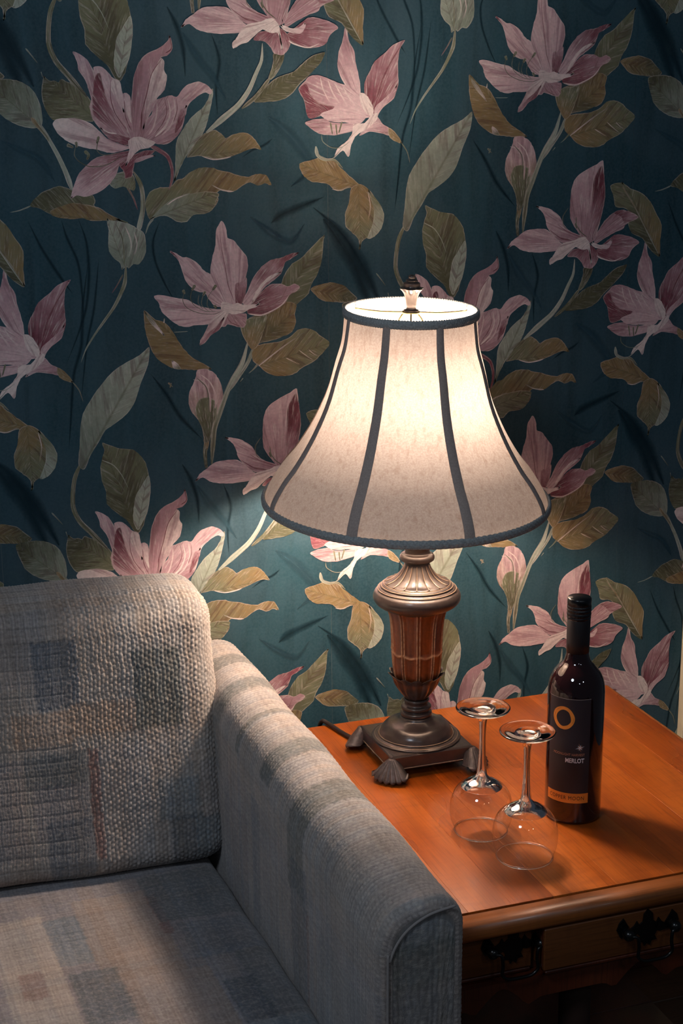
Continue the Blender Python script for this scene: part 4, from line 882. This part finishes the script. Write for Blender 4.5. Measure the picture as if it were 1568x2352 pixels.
wine_glass(0.808, -0.477, 0.0412, 0.0350, 0.1748, 'clear upturned wine glass farther back, beside the lamp base')
wine_glass(0.830, -0.563, 0.0418, 0.0360, 0.1730, 'clear upturned wine glass nearest the front edge of the table')

# ------------------------------------------------------------------ sofa
sofa = tag(empty('sofa', (0.25, -0.45, 0), math.radians(2.0)), 'pale blue, grey and beige patchwork woven sofa with loose cushions', 'sofa')
so = Vector((0.25, -0.45, 0))
FC = dict(b=(178, 170, 164), c=(196, 184, 174), t=(182, 160, 144), g=(98, 106, 102), n=(104, 116, 130), d=(92, 104, 110), r=(142, 96, 90), s=(134, 146, 154), u=(152, 146, 150), v=(176, 168, 166), k=(74, 86, 98))
def paint(S_, T_, rects, base, zone_seed):
    """yarn colours of the cloth in cloth coordinates (metres); rects = (s0,s1,t0,t1,key,strength)"""
    rg = np.random.RandomState(zone_seed)
    C = np.ones(S_.shape+(3,))*np.array(lin(FC[base])[:3])
    def n1(x, p, amp):
        tbl = rg.uniform(-1, 1, 4096); i = np.floor(x/p).astype(int) % 4096; return tbl[i]*amp
    Sj = S_+n1(T_, 0.004, 0.0018); Tj = T_+n1(S_, 0.004, 0.0022)
    for s0, s1, t0, t1, kk, st in rects:
        col = np.array(lin(FC[kk])[:3]); e = 0.0022
        st = st*0.8; a = np.clip((Sj-s0)/e+0.5, 0, 1)*np.clip((s1-Sj)/e+0.5, 0, 1)*np.clip((Tj-t0)/e+0.5, 0, 1)*np.clip((t1-Tj)/e+0.5, 0, 1)*st
        C = C*(1-a[..., None])+col*a[..., None]
    # broad uneven dyeing of the yarn, then single threads
    lum = 1+0.10*np.sin(S_*61+np.sin(T_*23)*2)*np.sin(T_*37+np.cos(S_*19)*2)
    f = (1+n1(S_, 0.0026, 0.13)+n1(T_, 0.0026, 0.10))*lum; C = C*f[..., None]
    tint = n1(S_, 0.0105, 0.05)+n1(T_, 0.0155, 0.04); C = C*np.stack([1+tint, np.ones_like(tint), 1-tint], -1)
    return np.clip(C, 0, 1)
def weave(S_, T_, amp_map, p=0.0056, q=0.0076, knob=None):
    """relief of the knobbly weave: 0..1 height; ribs where knob is low"""
    w_ = 0.0009*np.sin(T_*140+np.sin(S_*60))
    Sx = S_+w_; Tx = T_+0.0012*np.sin(S_*47)
    col = np.floor(Sx/p); u = (Sx/p) % 1.0; tt = Tx/q+0.5*(col % 2); v = tt % 1.0; row = np.floor(tt)
    rnd = (np.sin(col*127.1+row*311.7)*43758.5) % 1.0
    h = (np.sin(math.pi*u)**0.8)*(np.sin(math.pi*v)**0.7)*(0.55+0.55*np.abs(rnd))
    if knob is None: return h
    rib = 0.42*(np.sin(math.pi*Sx/0.0040)**2)+0.12*np.sin(math.pi*Tx/0.0052)**2
    sm = (Tx % 0.0185); rib = rib-0.42*np.exp(-((sm-0.009)/0.0011)**2)*(S_ < 0.33)
    return h*knob+rib*(1-knob)
def knob_map(S_, T_, rects):
    K = np.full(S_.shape, 0.28)
    for s0, s1, t0, t1, k in rects:
        e = 0.004; a = np.clip((S_-s0)/e+0.5, 0, 1)*np.clip((s1-S_)/e+0.5, 0, 1)*np.clip((T_-t0)/e+0.5, 0, 1)*np.clip((t1-T_)/e+0.5, 0, 1); K = K*(1-a)+k*a
    return K
def normals(P, wv=True):
    du = np.gradient(P, axis=0)
    dv = np.roll(P, -1, axis=1)-np.roll(P, 1, axis=1) if wv else np.gradient(P, axis=1)
    n = np.cross(du, dv); return n/(np.linalg.norm(n, axis=-1)[..., None]+1e-12)
def cloth_obj(name, P, S_, T_, C, parent, wrap_v, label=None):
    me = grid_mesh(name, P-np.array(so), wrap_v=wrap_v, uv=np.stack([S_, T_], -1))
    a = me.attributes.new('fab', 'FLOAT_COLOR', 'POINT'); a.data.foreach_set('color', np.concatenate([C, np.ones(C.shape[:2]+(1,))], -1).reshape(-1).astype(np.float32))
    o = link(name, me, MAT['fabric'], parent, True)
    if label: o['label'] = label
    return o
def round_profile(pts, radii, step):
    """closed polygon in a plane with rounded corners, resampled evenly"""
    out = []; n = len(pts)
    for i in range(n):
        a, b, c = np.array(pts[i-1], float), np.array(pts[i], float), np.array(pts[(i+1) % n], float); r = radii[i]
        u = (a-b)/np.linalg.norm(a-b); v = (c-b)/np.linalg.norm(c-b); ang = math.acos(np.clip(np.dot(u, v), -1, 1)); d = r/math.tan(ang/2)
        ctr = b+(u+v)/np.linalg.norm(u+v)*r/math.sin(ang/2); p0, p1 = b+u*d, b+v*d
        a0 = math.atan2(*(p0-ctr)[::-1]); a1 = math.atan2(*(p1-ctr)[::-1]); da = (a1-a0+math.pi) % (2*math.pi)-math.pi
        for k in range(13): t = a0+da*k/12; out.append(ctr+r*np.array([math.cos(t), math.sin(t)]))
    out = np.array(out); seg = np.linalg.norm(np.roll(out, -1, axis=0)-out, axis=1); L = seg.sum(); cum = np.concatenate([[0], np.cumsum(seg)])
    m = int(L/step); t = np.arange(m)*L/m; oc = np.vstack([out, out[:1]])
    return np.stack([np.interp(t, cum, oc[:, 0]), np.interp(t, cum, oc[:, 1])], -1), t, L
def pillow(name, xa, xb, prof, re, step, centre, rects, base, seed, amp, crown=0.0, shear=None, label=None, krects=(), dk=0.55):
    """body swept along X from xa to xb, both ends rounded by re; prof = closed YZ loop"""
    pr, t, L = prof; cen = np.array(centre)
    rows = []; sx = []
    nre = max(4, int(re*1.6/step)); cap = max(4, int(0.05/max(step, 0.002)))
    k_end = [0.02+0.98*(i/cap) for i in range(cap)]
    # left end
    for f in k_end: rows.append((xa, f, 1.0))
    for i in range(nre): a = math.pi/2*i/nre; rows.append((xa+re*(1-math.cos(a)), 1.0, 1-math.sin(a)))
    nm = int((xb-xa-2*re)/step)
    for i in range(nm+1): rows.append((xa+re+(xb-xa-2*re)*i/nm, 1.0, 0.0))
    for i in range(nre-1, -1, -1): a = math.pi/2*i/nre; rows.append((xb-re*(1-math.cos(a)), 1.0, 1-math.sin(a)))
    for f in k_end[::-1]: rows.append((xb, f, 1.0))
    tang = np.roll(pr, -1, axis=0)-np.roll(pr, 1, axis=0); nrm = np.stack([tang[:, 1], -tang[:, 0]], -1); nrm /= np.linalg.norm(nrm, axis=1)[:, None]
    if np.sum((pr-cen)*nrm) < 0: nrm = -nrm
    P = np.zeros((len(rows), len(pr), 3)); S_ = np.zeros((len(rows), len(pr))); s = 0; prev = None
    for i, (x, f, dd) in enumerate(rows):
        w = pr-nrm*(re*dd)
        u = (x-xa)/(xb-xa)
        w = w+nrm*crown*(max(0, 1-(2*u-1)**4)-0.5)
        w = cen+(w-cen)*f
        P[i, :, 0] = x; P[i, :, 1:] = w
        if i: s += math.dist(P[i, 0], P[i-1, 0]) if f == 1.0 else re*0.0+0.05/cap
        S_[i] = s
    # cloth s is measured so that s = x at mid span
    mid = np.argmin(np.abs(P[:, 0, 0]-(xa+xb)/2)); S_ += P[mid, 0, 0]-S_[mid]
    T_ = np.ones((len(rows), 1))*t[None, :]
    N = normals(P); 
    if np.sum(N[len(rows)//2]*(P[len(rows)//2]-P[len(rows)//2].mean(0))) < 0: N = -N
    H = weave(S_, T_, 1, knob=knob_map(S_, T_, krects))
    P = P+N*(amp*H)[..., None]
    # soft lumps
    P = P+N*(0.0016*np.sin(S_*31+T_*12)*np.sin(T_*27-S_*8))[..., None]
    if shear is not None: P = shear(P)
    C = paint(S_, T_, rects, base, seed)*((1-dk)+dk*np.clip(H*1.5, 0, 1) if amp > 0 else np.ones_like(H))[..., None]*((1.0 if amp > 0.002 else 0.9) if amp > 0 else 0.8)  # shade between yarns painted into the colour, along with the darker weft
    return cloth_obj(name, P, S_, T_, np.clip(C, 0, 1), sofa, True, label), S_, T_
STEP = 0.00155
# back cushion: YZ loop, counterclockwise seen from +X: bottom-front, top-front, top-back, bottom-back
bprof = round_profile([(-0.238, 0.468), (-0.172, 0.846), (-0.060, 0.862), (-0.075, 0.468)], [0.030, 0.055, 0.030, 0.030], STEP)
# cloth t starts at bottom-front corner and climbs the front face
br = [(-0.2, 0.60, 0.0, 0.9, 'b', 1), 
      (0.20, 0.30, 0.30, 0.40, 'v', .8), (0.285, 0.345, 0.265, 0.36, 'n', .85), (0.345, 0.475, 0.28, 0.39, 'c', .9),
      (0.25, 0.33, 0.215, 0.262, 't', .8), (0.33, 0.42, 0.225, 0.27, 't', .9), (0.418, 0.485, 0.225, 0.335, 'g', .9), (0.418, 0.47, 0.30, 0.345, 'd', .5),
      (0.485, 0.60, 0.17, 0.45, 'c', .9), (0.20, 0.26, 0.06, 0.20, 'u', .6), (0.262, 0.345, 0.155, 0.205, 'd', .6), (0.27, 0.345, 0.085, 0.160, 'u', .7),
      (0.348, 0.362, 0.05, 0.205, 'r', .85), (0.285, 0.348, 0.03, 0.110, 'n', .7), (0.29, 0.345, 0.0, 0.035, 's', .7),
      (0.362, 0.46, 0.03, 0.21, 'v', .6), (0.44, 0.50, 0.09, 0.150, 's', .7), (0.455, 0.51, 0.01, 0.095, 'k', .65), (0.50, 0.60, 0.09, 0.17, 'v', .7), (0.49, 0.60, 0.0, 0.09, 's', .8),
      (0.35, 0.43, -0.02, 0.022, 't', .6), (0.24, 0.285, 0.0, 0.02, 't', .6)]
KR = [(0.33, 0.56, 0.205, 0.43, 1.0), (0.355, 0.50, 0.03, 0.205, 0.9), (0.47, 0.60, 0.0, 0.25, 0.8), (0.19, 0.33, 0.215, 0.27, 0.6)]
def bshear(P): P = P.copy(); P[..., 1] -= 0.095*(P[..., 0]-0.36); P[..., 0] += 0.0; return P
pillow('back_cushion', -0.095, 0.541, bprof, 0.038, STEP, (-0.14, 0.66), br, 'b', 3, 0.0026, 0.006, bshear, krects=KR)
bprof_lo = round_profile([(-0.238, 0.468), (-0.172, 0.846), (-0.060, 0.862), (-0.075, 0.468)], [0.030, 0.055, 0.030, 0.030], 0.008)
pillow('back_cushion', -0.710, -0.100, bprof_lo, 0.038, 0.008, (-0.14, 0.66), [(-.7, -.5, .1, .3, 'n', .6), (-.4, -.2, .2, .4, 't', .6), (-.5, -.3, .0, .2, 'g', .6)], 'b', 4, 0.0, 0.006)
# seat cushion: loop in YZ: front-bottom, front-top, back-top, back-bottom
sr = []
sprof = round_profile([(-0.860, 0.300), (-0.860, 0.462), (-0.090, 0.462), (-0.090, 0.300)], [0.035, 0.035, 0.02, 0.02], 0.0019)
T0 = 0.085+ 0.0  # approx cloth t at front top edge
def yt(y): return 0.11+(y+0.845)
for (xa_, xb_, ya_, yb_, kk, st) in [(0.18, 0.255, -0.62, -0.22, 'c', .9), (0.255, 0.30, -0.36, -0.24, 's', .8), (0.30, 0.405, -0.42, -0.20, 't', .75), (0.398, 0.412, -0.33, -0.22, 'r', .8),
        (0.40, 0.52, -0.30, -0.17, 'd', .75), (0.42, 0.52, -0.40, -0.31, 'n', .6), (0.26, 0.32, -0.50, -0.38, 'd', .75), (0.32, 0.43, -0.60, -0.42, 't', .55), (0.435, 0.475, -0.56, -0.46, 'k', .8), (0.47, 0.53, -0.62, -0.40, 'd', .6),
        (0.43, 0.54, -0.75, -0.56, 's', .7), (0.20, 0.23, -0.42, -0.36, 'r', .6), (0.24, 0.36, -0.75, -0.62, 'b', .8), (0.18, 0.24, -0.75, -0.60, 'd', .7)]:
    sr.append((xa_, xb_, yt(ya_), yt(yb_), kk, st))
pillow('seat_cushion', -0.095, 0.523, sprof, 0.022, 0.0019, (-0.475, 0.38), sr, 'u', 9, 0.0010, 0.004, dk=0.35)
sprof_lo = round_profile([(-0.860, 0.300), (-0.860, 0.462), (-0.090, 0.462), (-0.090, 0.300)], [0.035, 0.035, 0.02, 0.02], 0.010)
pillow('seat_cushion', -0.710, -0.100, sprof_lo, 0.022, 0.010, (-0.475, 0.38), [(-.6, -.4, .2, .5, 't', .5), (-.4, -.2, .4, .7, 'd', .6)], 'u', 10, 0.0, 0.004)
# arm: XZ loop swept along Y
def arm(x0, x1, step, rects, seed, amp, ybk=-0.035, yfr=-0.838):
    pr, t, L = round_profile([(x0, 0.12), (x1, 0.12), (x1+0.004, 0.703), (x0-0.004, 0.695)], [0.015, 0.015, 0.038, 0.052], step)
    cen = np.array([(x0+x1)/2, 0.45]); re = 0.030; nre = max(4, int(re*1.6/step)); cap = max(4, int(0.05/max(step, .002)))
    rows = [(ybk, 0.02+0.98*i/cap, 1.0) for i in range(cap)]+[(ybk-re*(1-math.cos(math.pi/2*i/nre)), 1.0, 1-math.sin(math.pi/2*i/nre)) for i in range(nre)]
    rf = 0.014; nf = max(3, int(rf*1.6/step)); nm = int((ybk-re-(yfr+rf))/step)
    rows += [(ybk-re+(yfr+rf-ybk+re)*i/nm, 1.0, 0.0) for i in range(nm+1)]
    rows += [(yfr+rf*(1-math.cos(math.pi/2*i/nf)), 1.0, (1-math.sin(math.pi/2*i/nf))*rf/re) for i in range(nf-1, -1, -1)]
    capf = max(4, int(0.05/step)); rows += [(yfr, 0.02+0.98*i/capf, rf/re) for i in range(capf-1, -1, -1)]
    tang = np.roll(pr, -1, axis=0)-np.roll(pr, 1, axis=0); nrm = np.stack([tang[:, 1], -tang[:, 0]], -1); nrm /= np.linalg.norm(nrm, axis=1)[:, None]
    P = np.zeros((len(rows), len(pr), 3)); S_ = np.zeros(P.shape[:2]); s = 0
    for i, (y, f, dd) in enumerate(rows):
        w = pr-nrm*(re*dd); w = cen+(w-cen)*f
        P[i, :, 0] = w[:, 0]; P[i, :, 1] = y; P[i, :, 2] = w[:, 1]
        if i and f == 1.0: s += math.dist(P[i, 0], P[i-1, 0])
        S_[i] = s if f == 1.0 else S_[i-1]+0.0
    T_ = np.ones((len(rows), 1))*t[None, :]
    # the capped ends take their cloth coordinates from x and z
    F_ = np.array([r_[1] for r_ in rows]); fm = (F_ < 1.0)
    S2 = S_.copy(); T2 = T_.copy()
    S2[fm] = P[fm][..., 0]+5.0; T2[fm] = P[fm][..., 2]
    N = normals(P); mi = len(rows)//2
    if np.sum(N[mi]*(P[mi]-P[mi].mean(0))) < 0: N = -N
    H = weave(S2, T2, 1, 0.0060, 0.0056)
    K = np.where(S2 > 4, 1.0, 0.7); P = P+N*(amp*K*H)[..., None]+N*(0.0018*np.sin(P[..., 1]*26)*np.sin(T_*13))[..., None]
    P[..., 0] -= np.where(P[..., 0] < (x0+x1)/2, 0.011*np.clip((-P[..., 1]-0.15)/0.65, 0, 1)*np.clip(((x0+x1)/2-P[..., 0])/0.02, 0, 1), 0)
    P[..., 2] += 0.034*np.clip((P[..., 1]+0.84)/0.8, 0, 1)*np.clip((P[..., 2]-0.45)/0.2, 0, 1)
    C = paint(S2, T2, rects, 'v', seed)*((0.62+0.38*np.clip(H*1.5, 0, 1)) if amp > 0 else np.ones_like(H)*0.8)[..., None]*0.90  # arm colour carries painted shade in the weave hollows, plus darker weft
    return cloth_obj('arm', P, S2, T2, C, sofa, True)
AR = [(0.02, 0.83, 0.58, 0.80, 'c', .75)]
# grey bands that cross the top of the arm and run down its inner face
for i, (s0, s1, ta, tb_) in enumerate([(0.030, 0.045, 0.60, 0.80), (0.115, 0.150, 0.60, 0.775), (0.205, 0.240, 0.60, 0.83), (0.315, 0.330, 0.60, 0.77), (0.415, 0.455, 0.60, 0.76), (0.535, 0.590, 0.60, 0.84)]):
    AR.append((s0, s1, ta, tb_, 'g', .85))
AR += [(0.15, 0.30, 0.77, 0.90, 't', .35), (0.60, 0.80, 0.62, 0.82, 'b', .6), (0.0, 0.11, 0.80, 1.4, 'u', .6), (0.17, 0.20, 0.80, 1.4, 'k', .45), (0.26, 0.36, 0.84, 1.4, 'u', .6), (0.38, 0.41, 0.80, 1.4, 'n', .55), (0.45, 0.52, 0.85, 1.4, 'b', .5), (0.545, 0.60, 0.80, 1.4, 'k', .6), (0.598, 0.604, 0.85, 1.4, 'r', .6), (0.64, 0.80, 0.85, 1.4, 's', .5),
       (5.45, 5.70, 0.64, 0.72, 's', .8), (5.45, 5.70, 0.60, 0.655, 'g', .75), (5.45, 5.70, 0.52, 0.60, 'd', .5), (5.45, 5.545, 0.3, 0.60, 'k', .6), (5.545, 5.70, 0.3, 0.545, 'n', .7)]
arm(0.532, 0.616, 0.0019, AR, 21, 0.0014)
arm(-0.83, -0.722, 0.010, [(0.1, 0.3, 0.4, 1.2, 'g', .6)], 22, 0.0)
tube('front_piping', [(0.527-so.x, -0.8395-so.y, 0.14), (0.526-so.x, -0.8400-so.y, 0.60), (0.529-so.x, -0.8400-so.y, 0.640), (0.545-so.x, -0.8400-so.y, 0.668), (0.572-so.x, -0.8400-so.y, 0.684), (0.604-so.x, -0.8400-so.y, 0.689)], 0.0015, MAT['fabric'], sofa, 8, 10)
fr = box_bm((-0.715-so.x, -0.820-so.y, 0.10), (0.508-so.x, -0.04-so.y, 0.296), 0.01); f_ = from_bm('base_frame', fr, MAT['fabric'], sofa)
fr = box_bm((-0.715-so.x, -0.058-so.y, 0.30), (0.508-so.x, -0.030-so.y, 0.79), 0.008); f2 = from_bm('back_frame', fr, MAT['fabric'], sofa)
for o in (f_, f2, bpy.data.objects['front_piping']):
    a = o.data.attributes.new('fab', 'FLOAT_COLOR', 'POINT'); a.data.foreach_set('color', np.tile(np.array(lin(FC['v'])), len(o.data.vertices)).astype(np.float32))
    if not o.data.uv_layers: o.data.uv_layers.new(name='UVMap')
for x in (-0.77, 0.57):
    for y in (-0.79, -0.10):
        lathe('leg', [(0.0, 0.0), (0.020, 0.0), (0.026, 0.12), (0.026, 0.125), (0, 0.125)], MAT['darkwood'], sofa, 20, None, (x-so.x, y-so.y, 0))
